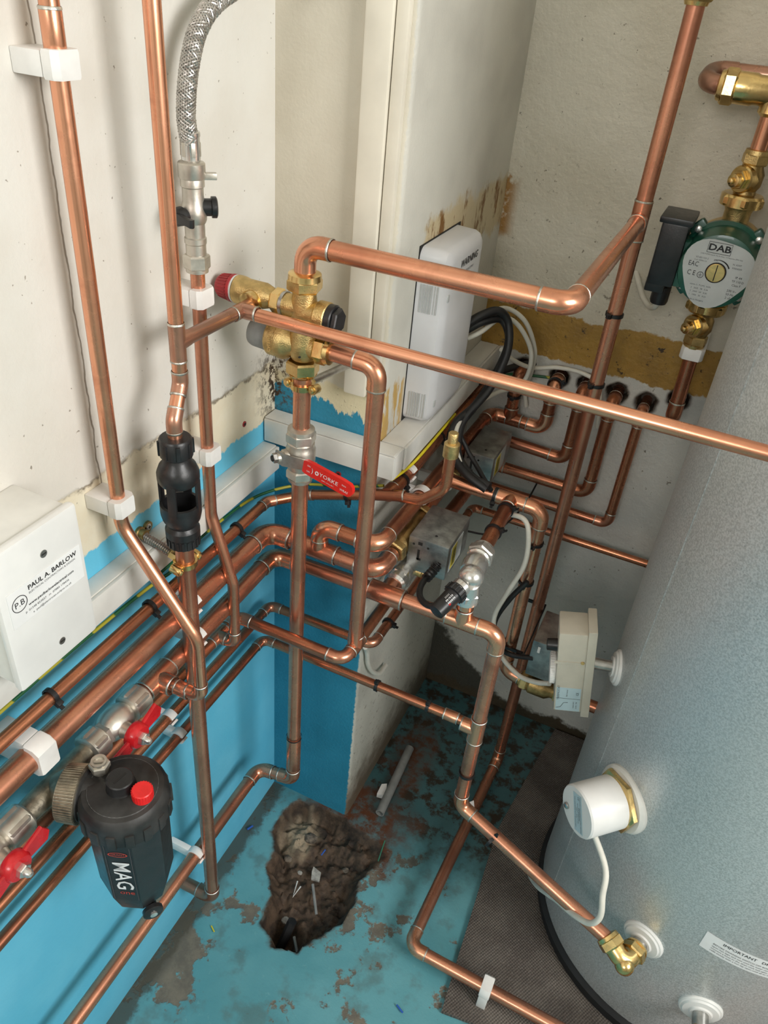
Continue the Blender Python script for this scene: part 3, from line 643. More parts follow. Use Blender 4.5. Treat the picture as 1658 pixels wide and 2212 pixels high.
# ------------------------------------------------------------------ pipe clips and ties
def clip(label, base, pipe, along, d, w=0.011, thick=0.0030, group=None):
    """plastic stand-off clip: stem from the wall point to an open ring round the pipe"""
    base, pipe, al = V(base), V(pipe), V(along).normalized(); n = (pipe - base); L = n.length; n.normalize(); sd_ = al.cross(n)
    r0 = d / 2 + 0.0004; r1 = r0 + thick
    root = thing('pipe_clip', label, 'pipe clip', base, group)
    ax = Matrix((sd_, al, n)).transposed()
    st = max(0.004, L - r0)
    MB().box(base + n * st / 2, (r1 * 1.35, w * 0.8, st), ax, 0.0012).build('stem', 'clip_plastic', root)
    pts = []; N = 22; gap = 0.5
    for i in range(N + 1):
        a = gap + (2 * math.pi - 2 * gap) * i / N; pts.append(a)
    vs = []; fs = []
    for a in pts:
        e = n * math.cos(a) + sd_ * math.sin(a)
        for rr, t in ((r0, -w / 2), (r1, -w / 2), (r1, w / 2), (r0, w / 2)): vs.append(pipe + e * rr + al * t)
    for i in range(N):
        for k in range(4): fs.append([i * 4 + k, i * 4 + (k + 1) % 4, (i + 1) * 4 + (k + 1) % 4, (i + 1) * 4 + k])
    fs += [[0, 1, 2, 3], [N * 4 + 3, N * 4 + 2, N * 4 + 1, N * 4]]
    MB().add(vs, fs).build('ring', 'clip_plastic', root)
    return root
def closed_clip(label, base, pipe, along, d, w=0.016, group=None):
    """hinged clip: rounded block that wraps the whole pipe, with a joint line"""
    base, pipe, al = V(base), V(pipe), V(along).normalized(); n = (pipe - base).normalized(); L = (pipe - base).length; s_ = al.cross(n)
    root = thing('pipe_clip', label, 'pipe clip', base, group); ax = Matrix((s_, al, n)).transposed()
    r1 = d / 2 + 0.0062
    MB().box(base + n * (L - r1 * 0.15) / 2, (r1 * 2, w, L - r1 * 0.15), ax, 0.0015).build('base_block', 'clip_plastic', root)
    mb = MB(); poly = [(-r1, 0), (-r1, r1 * 0.62), (-r1 * 0.72, r1 * 0.98), (r1 * 0.72, r1 * 0.98), (r1, r1 * 0.62), (r1, 0)]
    mb.prism(poly, pipe + n * (-r1 * 0.1) - al * (w * 0.56), s_, n, al, w * 1.12, 0.06)
    mb.build('cover', 'clip_plastic', root)
    return root
closed_clip('tall white clip on the leftmost riser near top of photo', (0.0, -0.342, 1.268), (0.03, -0.342, 1.268), Z, D15, 0.017)
closed_clip('white clip on the leftmost riser just above its bend', (0.0, -0.342, 0.888), (0.03, -0.342, 0.888), Z, D15, 0.017)
closed_clip('white clip on the filling pipe under the nickel check valve', (0.0, -0.195, 1.056), (0.03, -0.195, 1.056), Z, D15, 0.017)
closed_clip('white clip on the filling pipe just above white trunking', (0.0, -0.195, 0.871), (0.03, -0.195, 0.871), Z, D15, 0.017)
closed_clip('big white hinged clip on thick flow pipe beside the filter', (0.0, -0.505, 0.698), (0.042, -0.505, 0.698), Y, D28, 0.020)
clip('round white clip on upper big pipe behind tundish outlet', (0, -0.262, 0.698), (0.042, -0.262, 0.698), Y, D28)
clip('round white clip on lower big pipe behind tundish outlet', (0, -0.262, 0.645), (0.047, -0.262, 0.645), Y, 0.0235)
clip('small white clip on slim blue-wall pipe, upper of the lower pair', (0, -0.300, 0.522), (0.025, -0.300, 0.522), Y, D15)
clip('small white clip on slim blue-wall pipe, lower of the lower pair', (0, -0.285, 0.470), (0.025, -0.285, 0.470), Y, D15)
clip('white clip on the lowest wall pipe behind tundish outlet foot', (0, -0.300, 0.220), (0.046, -0.300, 0.220), Y, D22)
clip('white clip on the pipe under trunking where it meets the pier side', (PW, 0.035, 0.775), (0.1918, 0.035, 0.775), Y, 0.0185)
clip('white clip on offset pipe just below trunking at the pier side', (PW, 0.055, 0.733), (0.208, 0.055, 0.7325), Y, 0.0212)
clip('white clip on the copper run behind first grey actuator', (PW, 0.17, 0.69), (0.2075, 0.17, 0.690), Y, 0.0200)
closed_clip('white clip around pump riser below the green pump', (0.4945, BY, 0.925), (0.4945, 0.331, 0.925), Z, D22, 0.016)
lc = closed_clip('white clip holding the low floor pipe at the carpet edge', (0.505, -0.1915, 0.006), (0.505, -0.1915, 0.042), X, D22, 0.015)
def tie(label, p, d, r, hang=(0, 0, -1)):
    p = V(p); d = V(d).normalized(); h = V(hang); h = (h - d * h.dot(d)).normalized()
    root = thing('cable_tie', label, 'cable tie', p, 'black cable ties on the pipework')
    MB().ring(p, d, r + 0.0002, r + 0.0019, -0.0024, 0.0024, 20).build('strap', 'cable_tie', root)
    ax = Matrix((d.cross(h), d, h)).transposed()
    MB().box(p + h * (r + 0.0032), (0.0068, 0.0066, 0.0060), ax, 0.0008).build('head', 'cable_tie', root)
    MB().box(p + h * (r + 0.007) + d.cross(h) * 0.002, (0.0016, 0.0040, 0.006), ax).build('tail', 'cable_tie', root)
    return root
r15, r22 = D15 / 2, D22 / 2
for lab, p, d, r, h in (
    ('black cable tie on pipe under trunking, nearest the filter', (0.035, -0.470, 0.738), Y, r15, (1, 0, -0.6)),
    ('black cable tie on pipe under trunking, between filter and tundish', (0.035, -0.322, 0.7375), Y, r15, (1, 0, -0.6)),
    ('black cable tie on pipe under trunking, nearest the pier corner', (0.035, -0.150, 0.7365), Y, r15, (1, 0, -0.6)),
    ('black cable tie on slim pipe below the red lever handle', (0.134, -0.032, 0.756), (0.131, 0.004, 0.044), r15, (0, -0.5, -1)),
    ('black cable tie on pipe beside white clip under trunking', (0.192, 0.012, 0.775), Y, 0.0093, (1, 0, -1)),
    ('black cable tie on right riser just under the thick bridging pipe', (0.385, 0.235, 0.985), Z, r22, (-0.4, -1, 0)),
    ('black cable tie on right riser near ochre band bottom', (0.385, 0.235, 0.882), Z, r22, (-0.4, -1, 0)),
    ('black cable tie tying cables to level pipe behind bypass valve', (0.298, 0.125, 0.7235), X, r22, (0, -1, -0.6)),
    ('black cable tie at back end of the bypass feed pipe', (0.322, 0.098, 0.7225), Y, r22, (0.8, 0, 0.5)),
    ('black cable tie at front end of the bypass feed pipe', (0.323, 0.040, 0.7212), Y, r22, (0.8, 0, 0.5)),
    ('black cable tie at top of the drop beside the right riser', (0.370, 0.127, 0.664), Z, r22, (0, -1, 0)),
    ('black cable tie on the drop behind the chrome bypass valve', (0.370, 0.128, 0.588), Z, r22, (0, -1, 0)),
    ('black cable tie around pipe under the big return tee', (0.2005, 0.0, 0.5255), Y, r15, (1, 0, 0)),
    ('black cable tie on slim crossing pipe nearest the pier edge', (0.222, -0.074, 0.470), X, r15, (0, -0.3, 1)),
    ('black cable tie on slim crossing pipe nearest its tee', (0.304, -0.074, 0.470), X, r15, (0, -0.3, 1)),
    ('thin black band round the lower upright pipe above its bend', (0.381, -0.0798, 0.372), Z, r22, (-0.3, 1, 0)),
    ('black cable tie on the sloping pipe to the cylinder elbow', (0.444, -0.1045, 0.278), (0.245, -0.096, -0.067), r22, (0, 0.3, 1)),
    ('black cable tie on copper branch up to leftmost wall hole', (0.243, 0.372, 0.765), Z, 0.0100, (0, -1, 0)),
    ('black cable tie at mouth of second wall hole holding white cable', (0.305, 0.378, 0.800), Y, 0.0108, (1, 0, 0.6)),
    ('black cable tie on the copper run in shade below trunking', (0.190, 0.150, 0.775), Y, 0.0093, (1, 0, -0.5)),
): tie(lab, p, d, r, h)
tb = thing('cable_tie', 'long black cable tie strapping riser and drop pipe together', 'cable tie', (0.377, 0.18, 0.452), 'black cable ties on the pipework')
MB().box((0.377, 0.118, 0.452), (0.034, 0.003, 0.006)).box((0.378, 0.25, 0.452), (0.036, 0.003, 0.006)).box((0.359, 0.184, 0.452), (0.002, 0.135, 0.006)).box((0.396, 0.184, 0.452), (0.002, 0.135, 0.006)).build('strap', 'cable_tie', tb)
MB().box((0.388, 0.115, 0.452), (0.008, 0.007, 0.009), bev=0.001).build('head', 'cable_tie', tb)
# ------------------------------------------------------------------ trunking and boxes
tr = thing('cable_trunking', 'white plastic cable trunking along the left wall', 'trunking', (0.0125, -0.8, 0.760))
MB().box((0.0105, -0.765, 0.7785), (0.021, 1.47, 0.0365), bev=0.001).build('channel', 'trunking_plastic', tr)
MB().box((0.0235, -0.765, 0.7785), (0.005, 1.47, 0.0345), bev=0.0015).build('lid', 'trunking_plastic', tr)
tr = thing('cable_trunking', 'short white trunking length across the pier face', 'trunking', (0.09, -0.015, 0.798))
MB().box((0.0985, -0.0135, 0.8155), (0.193, 0.027, 0.035), bev=0.001).build('channel', 'trunking_plastic', tr)
MB().box((0.0985, -0.0290, 0.8155), (0.193, 0.0035, 0.0335), bev=0.0012).build('lid', 'trunking_plastic', tr)
MB().box((0.0975, -0.0155, 0.8337), (0.190, 0.026, 0.0012)).build('top_seam', 'trunking_plastic', tr)
tr = thing('cable_trunking', 'white trunking below the warning cover along the pier side', 'trunking', (0.18, 0.2, 0.798))
MB().box((0.1775, 0.202, 0.8155), (0.032, 0.400, 0.035), bev=0.001).build('channel', 'trunking_plastic', tr)
MB().box((0.1955, 0.202, 0.8155), (0.004, 0.400, 0.0335), bev=0.0012).build('lid', 'trunking_plastic', tr)

wb = thing('wiring_cover', 'tall rounded white plastic wiring cover with black warning lettering', 'wiring box', (0.18, 0.135, 0.834))
def cover_shape():
    b = MB(); y0, y1, z0, z1 = 0.067, 0.206, 0.8345, 1.069
    prof = [(0.000, 0.0), (0.008, -0.0006), (0.026, -0.0012), (0.033, -0.004), (0.0375, -0.0095), (0.0395, -0.018)]
    secs = []
    def rr(y0, y1, z0, z1, r, x):
        out = []
        for cy, cz, a0 in ((y1 - r, z1 - r, 0), (y0 + r, z1 - r, 90), (y0 + r, z0 + r, 180), (y1 - r, z0 + r, 270)):
            for k in range(7):
                a = math.radians(a0 + 15 * k); out.append((x, cy + r * math.cos(a), cz + r * math.sin(a)))
        return out
    vs = []
    for dx, ins in prof: vs += rr(y0 - ins, y1 + ins, z0 - ins * 0.8, z1 + ins * 0.8, 0.013, PW + 0.0008 + dx)
    n = 28; fs = []
    for i in range(len(prof) - 1):
        for k in range(n): fs.append([i * n + k, i * n + (k + 1) % n, (i + 1) * n + (k + 1) % n, (i + 1) * n + k])
    fs.append([(len(prof) - 1) * n + k for k in range(n)]); fs.append(list(range(n))[::-1])
    return b.add(vs, fs)
cover_shape().build('cover', 'cover_plastic', wb, angle=28)
MB().box((PW + 0.0006, 0.1365, 0.952), (0.0012, 0.141, 0.237)).build('back_plate', 'dark_slot', wb)
for zc in (0.862, 1.008):
    for k in range(7):
        MB().box((PW + 0.008 + 0.0036 * k, 0.0664 + (0.0008 if k < 5 else 0.002), zc), (0.0011, 0.0016, 0.036)).build('vent_slot', 'silver_paper', wb)
    MB().box((PW + 0.0383, 0.0815, zc + 0.002), (0.004, 0.006, 0.010), bev=0.001).build('catch', 'silver_paper', wb)
fx = PW + 0.0408
text(wb, 'WARNING', 0.0130, (fx, 0.142, 1.0445), Y, Z, 'ink', 'CENTER', 0.22, bold=0.0002)
text(wb, 'ISOLATION SUPPLY', 0.0048, (fx, 0.142, 1.032), Y, Z, 'grey_ink')

pb = thing('switch_box', 'white two-gang blanked electrical box with contractor sticker, on left wall', 'junction box', (0.03, -0.474, 0.812))
MB().box((0.029, -0.474, 0.8815), (0.058, 0.087, 0.140), bev=0.003).build('back_box', 'trunking_plastic', pb)
fp = MB().box((0.0625, -0.474, 0.8815), (0.009, 0.092, 0.145), bev=0.0035).build('face_plate', 'white_plastic', pb)
for z in (0.928, 0.829):
    MB().lathe((0.0668, -0.470, z), X, [(0, 0.0036), (0.0008, 0.0036)], 16).build('screw', 'screw', fp)
    MB().box((0.0678, -0.470, z), (0.0004, 0.0046, 0.0008)).build('screw_slot', 'dark_slot', fp)
ax_y, ax_z = V((0, 1, 0)), V((0, 0, 1))
st = MB().box((0.0673, -0.473, 0.8955), (0.0004, 0.080, 0.036)).build('sticker', 'paper', fp)
sx_ = 0.0677
def ptxt(s, size, y, z, **k): text(fp, s, size, (sx_, y, z), Y, Z, k.pop('mat', 'ink'), k.pop('al', 'LEFT'), **k)
MB().ring((sx_ - 0.0001, -0.5025, 0.8985), X, 0.0072, 0.0078, 0, 0.0002, 32).build('emblem_ring', 'ink', fp)
text(fp, 'P.B', 0.0082, (sx_, -0.5025, 0.8985), Y, Z, 'ink')
ptxt('PAUL A. BARLOW', 0.0064, -0.492, 0.9072, sx=1.06, bold=0.00012)
ptxt('ELECTRICAL CONTRACTORS & DESIGN', 0.0027, -0.492, 0.9022, mat='grey_ink', sx=1.08)
ptxt('www.paulbarlowelectrical.com', 0.0037, -0.4945, 0.8915, sx=1.1, bold=0.00006)
ptxt('p  01548 853837   m  07885 178436', 0.0030, -0.499, 0.8862, sx=1.1, mat='grey_ink')
ptxt('e  paul@electrician.eclipse.co.uk', 0.0030, -0.492, 0.8815, sx=1.1, mat='grey_ink')

# ------------------------------------------------------------------ brass pressure valve group on the cold main
cx_, cy_ = 0.112, -0.125
vg = thing('pressure_valve', 'brass combination pressure valve with red knob, grey cap and black plug', 'valve', (cx_, cy_, 0.965))
MB().lathe((cx_, cy_, 0.984), Z, [(0, 0.0125), (0.004, 0.0140), (0.010, 0.0165), (0.022, 0.0165), (0.032, 0.0145), (0.055, 0.0135), (0.066, 0.0135), (0.074, 0.0125), (0.080, 0.0125)], 28).build('body', 'brass_cast', vg)
n1 = MB().hexnut((cx_, cy_, 1.060), Z, 0.013, 0.0190).lathe((cx_, cy_, 1.072), Z, [(0, 0.0178), (0.006, 0.0172), (0.008, 0.0130)], 24).build('compression_nut', 'brass', vg)
n2 = MB().hexnut((cx_, cy_, 0.966), Z, 0.016, 0.0188).lathe((cx_, cy_, 0.962), Z, [(0, 0.0120), (0.002, 0.0150), (0.005, 0.0165)], 24).build('compression_nut', 'brass', vg)
# pressure reducing barrel to the left with grey cap
MB().lathe((cx_, cy_, 1.000), NX, [(0, 0.0140), (0.012, 0.0165), (0.018, 0.0205), (0.020, 0.0215), (0.026, 0.0215), (0.027, 0.0205), (0.038, 0.0205), (0.040, 0.0190)], 28).build('reducer_barrel', 'brass_cast', vg)
MB().lathe((cx_ - 0.0395, cy_, 1.000), NX, [(0, 0.0165), (0.002, 0.0172), (0.020, 0.0160), (0.024, 0.0145), (0.025, 0.010)], 28).build('grey_cap', 'grey_plastic', vg)
text(vg, 'CALEFFI', 0.0052, (cx_ - 0.0315, cy_ - 0.0206, 1.000), Z, X, 'brass', bold=0.0002)
MB().lathe((cx_ + 0.004, cy_ - 0.0132, 0.992), NY, [(0, 0.0016), (0.0022, 0.0016)], 12).build('drain_hole', 'dark_slot', vg)
# balanced outlet to the right
MB().lathe((cx_, cy_, 1.000), X, [(0, 0.0130), (0.018, 0.0130)], 24).build('side_outlet', 'brass_cast', vg)
MB().hexnut((cx_ + 0.017, cy_, 1.000), X, 0.014, 0.0165).lathe((cx_ + 0.030, cy_, 1.000), X, [(0, 0.0150), (0.005, 0.0145), (0.006, 0.0110)], 24).build('compression_nut', 'brass', vg)
# check valve housing with black plug
MB().lathe((cx_, cy_, 1.036), X, [(0, 0.0130), (0.016, 0.0150), (0.018, 0.0170), (0.029, 0.0170), (0.030, 0.0160)], 28).build('plug_housing', 'brass_cast', vg)
pg = MB().lathe((cx_ + 0.0295, cy_, 1.036), X, [(0, 0.0158), (0.007, 0.0158), (0.008, 0.0145)], 28).build('black_plug', 'black_plastic', vg)
MB().hexnut((cx_ + 0.037, cy_, 1.036), X, 0.0065, 0.0138).build('plug_hexagon', 'black_plastic', pg)
# relief valve branch
MB().lathe((cx_, cy_, 1.040), NX, [(0, 0.0120), (0.013, 0.0125), (0.022, 0.0125), (0.023, 0.0110)], 24).build('relief_branch', 'brass_cast', vg)
MB().ring((cx_ - 0.0235, cy_, 1.040), X, 0.0105, 0.0135, -0.0018, 0.0018, 24).build('retaining_clip', 'steel', vg)
MB().hexnut((cx_ - 0.037, cy_, 1.041), X, 0.012, 0.0142).build('union_nut', 'brass', vg)
MB().lathe((cx_ - 0.036, cy_, 1.043), NX, [(0, 0.0100), (0.006, 0.0120), (0.012, 0.0140), (0.034, 0.0140), (0.037, 0.0150), (0.042, 0.0155), (0.046, 0.0155), (0.047, 0.0140)], 28).build('relief_body', 'brass_cast', vg)
MB().lathe((0.055, cy_, 1.042), (0, -1, -0.25), [(0, 0.0105), (0.010, 0.0115), (0.013, 0.0125), (0.0175, 0.0125), (0.019, 0.0100)], 24).build('relief_outlet', 'brass', vg)
kx = cx_ - 0.083
MB().ring((kx, cy_, 1.043), X, 0.008, 0.0150, -0.0022, 0.0, 24).build('spacer', 'white_plastic', vg)
kb = MB()
for i, (t, r) in enumerate(((0.0022, 0.0148),)): kb.lathe((kx, cy_, 1.043), NX, [(0.002, 0.0140), (0.003, 0.0152), (0.006, 0.0152), (0.007, 0.0140), (0.020, 0.0122), (0.0225, 0.0105), (0.023, 0.006)], 28)
kn = kb.build('red_knob', 'red_knob', vg)
kr = MB()
for i in range(24):
    a = 2 * math.pi * i / 24; e = V((0, math.cos(a), math.sin(a)))
    kr.tube([V((kx - 0.0075, cy_, 1.043)) + e * 0.0140, V((kx - 0.0195, cy_, 1.043)) + e * 0.0123], 0.0007, 5)
kr.build('grip_ribs', 'red_knob', kn)

# red lever valve under it
lv = thing('lever_valve', 'nickel ball valve with flat red lever handle on the cold main', 'valve', (cx_, cy_, 0.826))
MB().hexnut((cx_, cy_, 0.878), Z, 0.014, 0.0180).lathe((cx_, cy_, 0.891), Z, [(0, 0.0165), (0.005, 0.0160), (0.0075, 0.0112)], 24).build('compression_nut', 'nickel', lv)
MB().lathe((cx_, cy_, 0.842), Z, [(0, 0.0145), (0.004, 0.0160), (0.008, 0.0175), (0.020, 0.0178), (0.028, 0.0178), (0.030, 0.0165), (0.036, 0.0165), (0.038, 0.0150)], 28).build('body', 'nickel', lv)
MB().hexnut((cx_, cy_, 0.829), Z, 0.013, 0.0172).lathe((cx_, cy_, 0.823), Z, [(0, 0.0112), (0.002, 0.0145), (0.007, 0.0158)], 24).build('compression_nut', 'nickel', lv)
sdir = V((-0.62, -0.78, 0)).normalized(); hd = V((0.985, -0.10, -0.14)).normalized()
st0 = V((cx_, cy_, 0.862))
MB().lathe(st0 + sdir * 0.010, sdir, [(0, 0.0090), (0.012, 0.0085), (0.013, 0.0070), (0.020, 0.0070)], 20).build('stem_boss', 'nickel', lv)
MB().hexnut(st0 + sdir * 0.029, sdir, 0.006, 0.0062).build('stem_nut', 'steel', lv)
MB().lathe(st0 + sdir * 0.035, sdir, [(0, 0.0038), (0.001, 0.0038), (0.0018, 0.003)], 16).build('stem_screw', 'dark_slot', lv)
p0 = st0 + sdir * 0.028
hn = V((-0.10, -0.985, 0.10)); hn = (hn - hd * hn.dot(hd)).normalized(); hu = hn.cross(hd) * -1
if hu.z < 0: hu = -hu
def strip(path, wid, th, up):
    b = MB(); vs = []; fs = []
    for i, p in enumerate(path):
        p = V(p); d = (V(path[min(i + 1, len(path) - 1)]) - V(path[max(i - 1, 0)])).normalized(); n = up.cross(d).normalized(); w = wid[i] / 2
        for a, c in ((w, th / 2), (w, -th / 2), (-w, -th / 2), (-w, th / 2)): vs.append(p + up * a + n * c)
    for i in range(len(path) - 1):
        for k in range(4): fs.append([i * 4 + k, i * 4 + (k + 1) % 4, (i + 1) * 4 + (k + 1) % 4, (i + 1) * 4 + k])
    fs += [[0, 1, 2, 3], [(len(path) - 1) * 4 + k for k in (3, 2, 1, 0)]]
    return b.add(vs, fs)
up_ = V((0.12, 0.05, 1)).normalized()
h0 = V((0.126, -0.142, 0.867)); hE = V((0.200, -0.160, 0.858))
strip([p0 + V((-0.004, 0.0, 0.002)), p0 + V((0.008, -0.002, 0.0)), h0 + V((0.004, -0.006, -0.003)), lerp(h0, hE, 0.25)], [0.015, 0.016, 0.014, 0.013], 0.0022, up_).build('lever_plate', 'steel', lv)
hp = [lerp(h0 + V((0.004, -0.006, -0.003)), hE, t) for t in (0.0, 0.05, 0.2, 0.5, 0.8, 0.93, 0.98, 1.0)]
rh = strip(hp, [0.0145, 0.0172, 0.0180, 0.0182, 0.0184, 0.0166, 0.0115, 0.004], 0.0050, up_).build('red_handle', 'red_vinyl', lv, angle=60)
hdir = (hp[4] - hp[1]).normalized(); hnrm = hdir.cross(up_).normalized()
if hnrm.y > 0: hnrm = -hnrm
upt = (up_ - hdir * up_.dot(hdir)).normalized()
def ht(s, size, t, dv, **k): text(rh, s, size, lerp(hp[0], hE, t) + hnrm * 0.0029 + upt * dv, hdir, upt, 'white_ink', 'CENTER', **k)
ht('YORKE', 0.0068, 0.53, 0.0006, sx=1.25); ht('ON', 0.0030, 0.12, 0.0038); ht('OFF', 0.0030, 0.12, -0.0036); ht(')', 0.0085, 0.20, 0.0); ht('WRAS', 0.0042, 0.84, -0.0036, shear=0.2)
ht('PN16', 0.0026, 0.83, 0.0030); ht('15NM / -10°C to 90°C', 0.0019, 0.52, -0.0052)
MB().ring(lerp(hp[0], hE, 0.29) + hnrm * 0.0027, hnrm, 0.0014, 0.0026, 0, 0.0003, 16).build('emblem', 'white_ink', rh)

def munsen(label, wall_p, ring_c, ring_ax, d, rod_mat='steel', plate_n=(0, -1, 0), threaded=False):
    """brass pipe ring on a rod screwed to a two-hole wall plate"""
    wall_p, ring_c = V(wall_p), V(ring_c); n = V(plate_n).normalized()
    root = thing('pipe_ring', label, 'pipe bracket', wall_p)
    s_ = V(ring_ax).cross(n).normalized()
    pl = MB().lathe(wall_p, n, [(0, 0.0075), (0.003, 0.0075), (0.004, 0.0060), (0.010, 0.0060)], 16)
    for k in (-1, 1):
        pl.lathe(wall_p + s_ * 0.014 * k, n, [(0, 0.0068), (0.003, 0.0066)], 16); pl.box(wall_p + s_ * 0.007 * k + n * 0.0015, (0.014, 0.006, 0.003), Matrix((s_, V(ring_ax), n)).transposed())
    pl.build('wall_plate', 'brass_dull', root)
    for k in (-1, 1):
        sc = MB().lathe(wall_p + s_ * 0.014 * k + n * 0.003, n, [(0, 0.0042), (0.0012, 0.0030)], 14).build('screw', 'screw', root)
        MB().box(wall_p + s_ * 0.014 * k + n * 0.0044, (0.0036, 0.0008, 0.0004), Matrix((s_, V(ring_ax), n)).transposed()).box(wall_p + s_ * 0.014 * k + n * 0.0044, (0.0008, 0.0036, 0.0004), Matrix((s_, V(ring_ax), n)).transposed()).build('screw_cross', 'dark_slot', sc)
    rd = (ring_c - wall_p); L = rd.length - d / 2 - 0.008; rd.normalize()
    prof = [(0.008, 0.0046), (L, 0.0046)]
    if threaded:
        prof = []; k = 0.008
        while k < L: prof += [(k, 0.0040), (k + 0.0013, 0.0054), (k + 0.0026, 0.0040)]; k += 0.0026
    MB().lathe(wall_p, rd, prof, 16).build('rod', rod_mat, root)
    MB().hexnut(wall_p + rd * (L - 0.001), rd, 0.010, 0.0066).build('boss', 'brass', root)
    rg = MB().ring(ring_c, ring_ax, d / 2 + 0.0003, d / 2 + 0.0030, -0.0032, 0.0032, 28)
    ear = V(ring_ax).cross(rd).normalized()
    for k in (-1, 1):
        e = ring_c + ear * k * (d / 2 + 0.006)
        rg.lathe(e - rd * 0.006, rd, [(0, 0.0052), (0.0008, 0.0056), (0.0112, 0.0056), (0.012, 0.0052)], 16)
        rg.box(ring_c + ear * k * (d / 2 + 0.002), (0.006, 0.006, 0.008))
    rg.build('ring', 'brass', root)
    for k in (-1, 1):
        e = ring_c + ear * k * (d / 2 + 0.006)
        MB().lathe(e + rd * 0.006, rd, [(0, 0.0036), (0.002, 0.0034), (0.003, 0.002)], 14).build('ring_screw', 'brass', root)
munsen('brass pipe ring on a plain rod fixed to the pier below the pressure valve', (0.118, -0.002, 0.935), (cx_, cy_, 0.951), Z, D22, 'steel', (0, -1, 0))
for lab, p, n in (('red wall plug in the blue pier beside lever valve stem', (0.068, 0.0, 0.760), NY), ('red wall plug in the blue pier above the red lever', (0.103, 0.0, 0.762), NY), ('red wall plug in the left wall above white trunking', (0.0, -0.075, 0.844), X)):
    w_ = thing('wall_plug', lab, 'wall plug', p)
    MB().lathe(p, n, [(-0.004, 0.0040), (0.0008, 0.0040), (0.0012, 0.0026)], 14).build('collar', 'red_knob', w_)
    MB().lathe(V(p) + n * 0.0012, n, [(0, 0.0020), (0.0003, 0.0020)], 12).build('bore', 'dark_slot', w_)
munsen('brass pipe ring on a threaded rod below the black tundish', (0.0, -0.288, 0.806), (0.062, -0.288, 0.790), Z, D22, 'steel', (1, 0, 0), True)

# ------------------------------------------------------------------ tundish and its outlet
tx, ty = 0.062, -0.288
td = thing('tundish', 'black plastic tundish with open side windows', 'tundish', (tx, ty, 0.818))
MB().lathe((tx, ty, 0.926), Z, [(0, 0.0140), (0.002, 0.0165), (0.006, 0.0170), (0.020, 0.0165), (0.022, 0.0150), (0.0225, 0.0080)], 24).build('top_nut', 'black_plastic', td)
nb_ = MB()
for i in range(8):
    a = i * math.pi / 4; nb_.box(V((tx + 0.0165 * math.cos(a), ty + 0.0165 * math.sin(a), 0.937)), (0.003, 0.004, 0.016), Matrix.Rotation(a, 3, 'Z'), 0.0006)
nb_.build('nut_lugs', 'black_plastic', td)
MB().lathe((tx, ty, 0.896), Z, [(0, 0.0195), (0.004, 0.0215), (0.012, 0.0215), (0.020, 0.0185), (0.024, 0.0150), (0.030, 0.0135), (0.0305, 0.010)], 28).build('upper_shell', 'black_plastic', td)
for i in range(4):
    a = math.radians(-75 + 90 * i); MB().box(V((tx + 0.0200 * math.cos(a), ty + 0.0200 * math.sin(a), 0.882)), (0.0028, 0.0095, 0.036), Matrix.Rotation(a, 3, 'Z'), 0.0008).build('rib', 'black_plastic', td)
def cup(profs, name):
    return MB().lathe((tx, ty, 0), Z, profs, 28, False).build(name, 'black_plastic', td)
cup([(0.8700, 0.0180), (0.8700, 0.0213), (0.858, 0.0213), (0.850, 0.0195), (0.845, 0.0165), (0.842, 0.0150), (0.842, 0.0120), (0.852, 0.0165), (0.8700, 0.0180)], 'cup')
MB().lathe((tx, ty, 0.816), Z, [(0, 0.0150), (0.001, 0.0170), (0.012, 0.0170), (0.0135, 0.0182), (0.022, 0.0182), (0.024, 0.0165), (0.027, 0.0150)], 28).build('bottom_nut', 'black_plastic', td)
nb_ = MB()
for i in range(20):
    a = i * math.pi / 10; nb_.box(V((tx + 0.0170 * math.cos(a), ty + 0.0170 * math.sin(a), 0.8225)), (0.002, 0.0022, 0.010), Matrix.Rotation(a, 3, 'Z'))
nb_.build('nut_ribs', 'black_plastic', td)
run('long vertical copper outlet pipe below the black tundish', [(tx, ty, 0.822), (tx - 0.001, ty, 0.092), (-0.01, ty, 0.088)], D22, 'e', 'copper_aged')

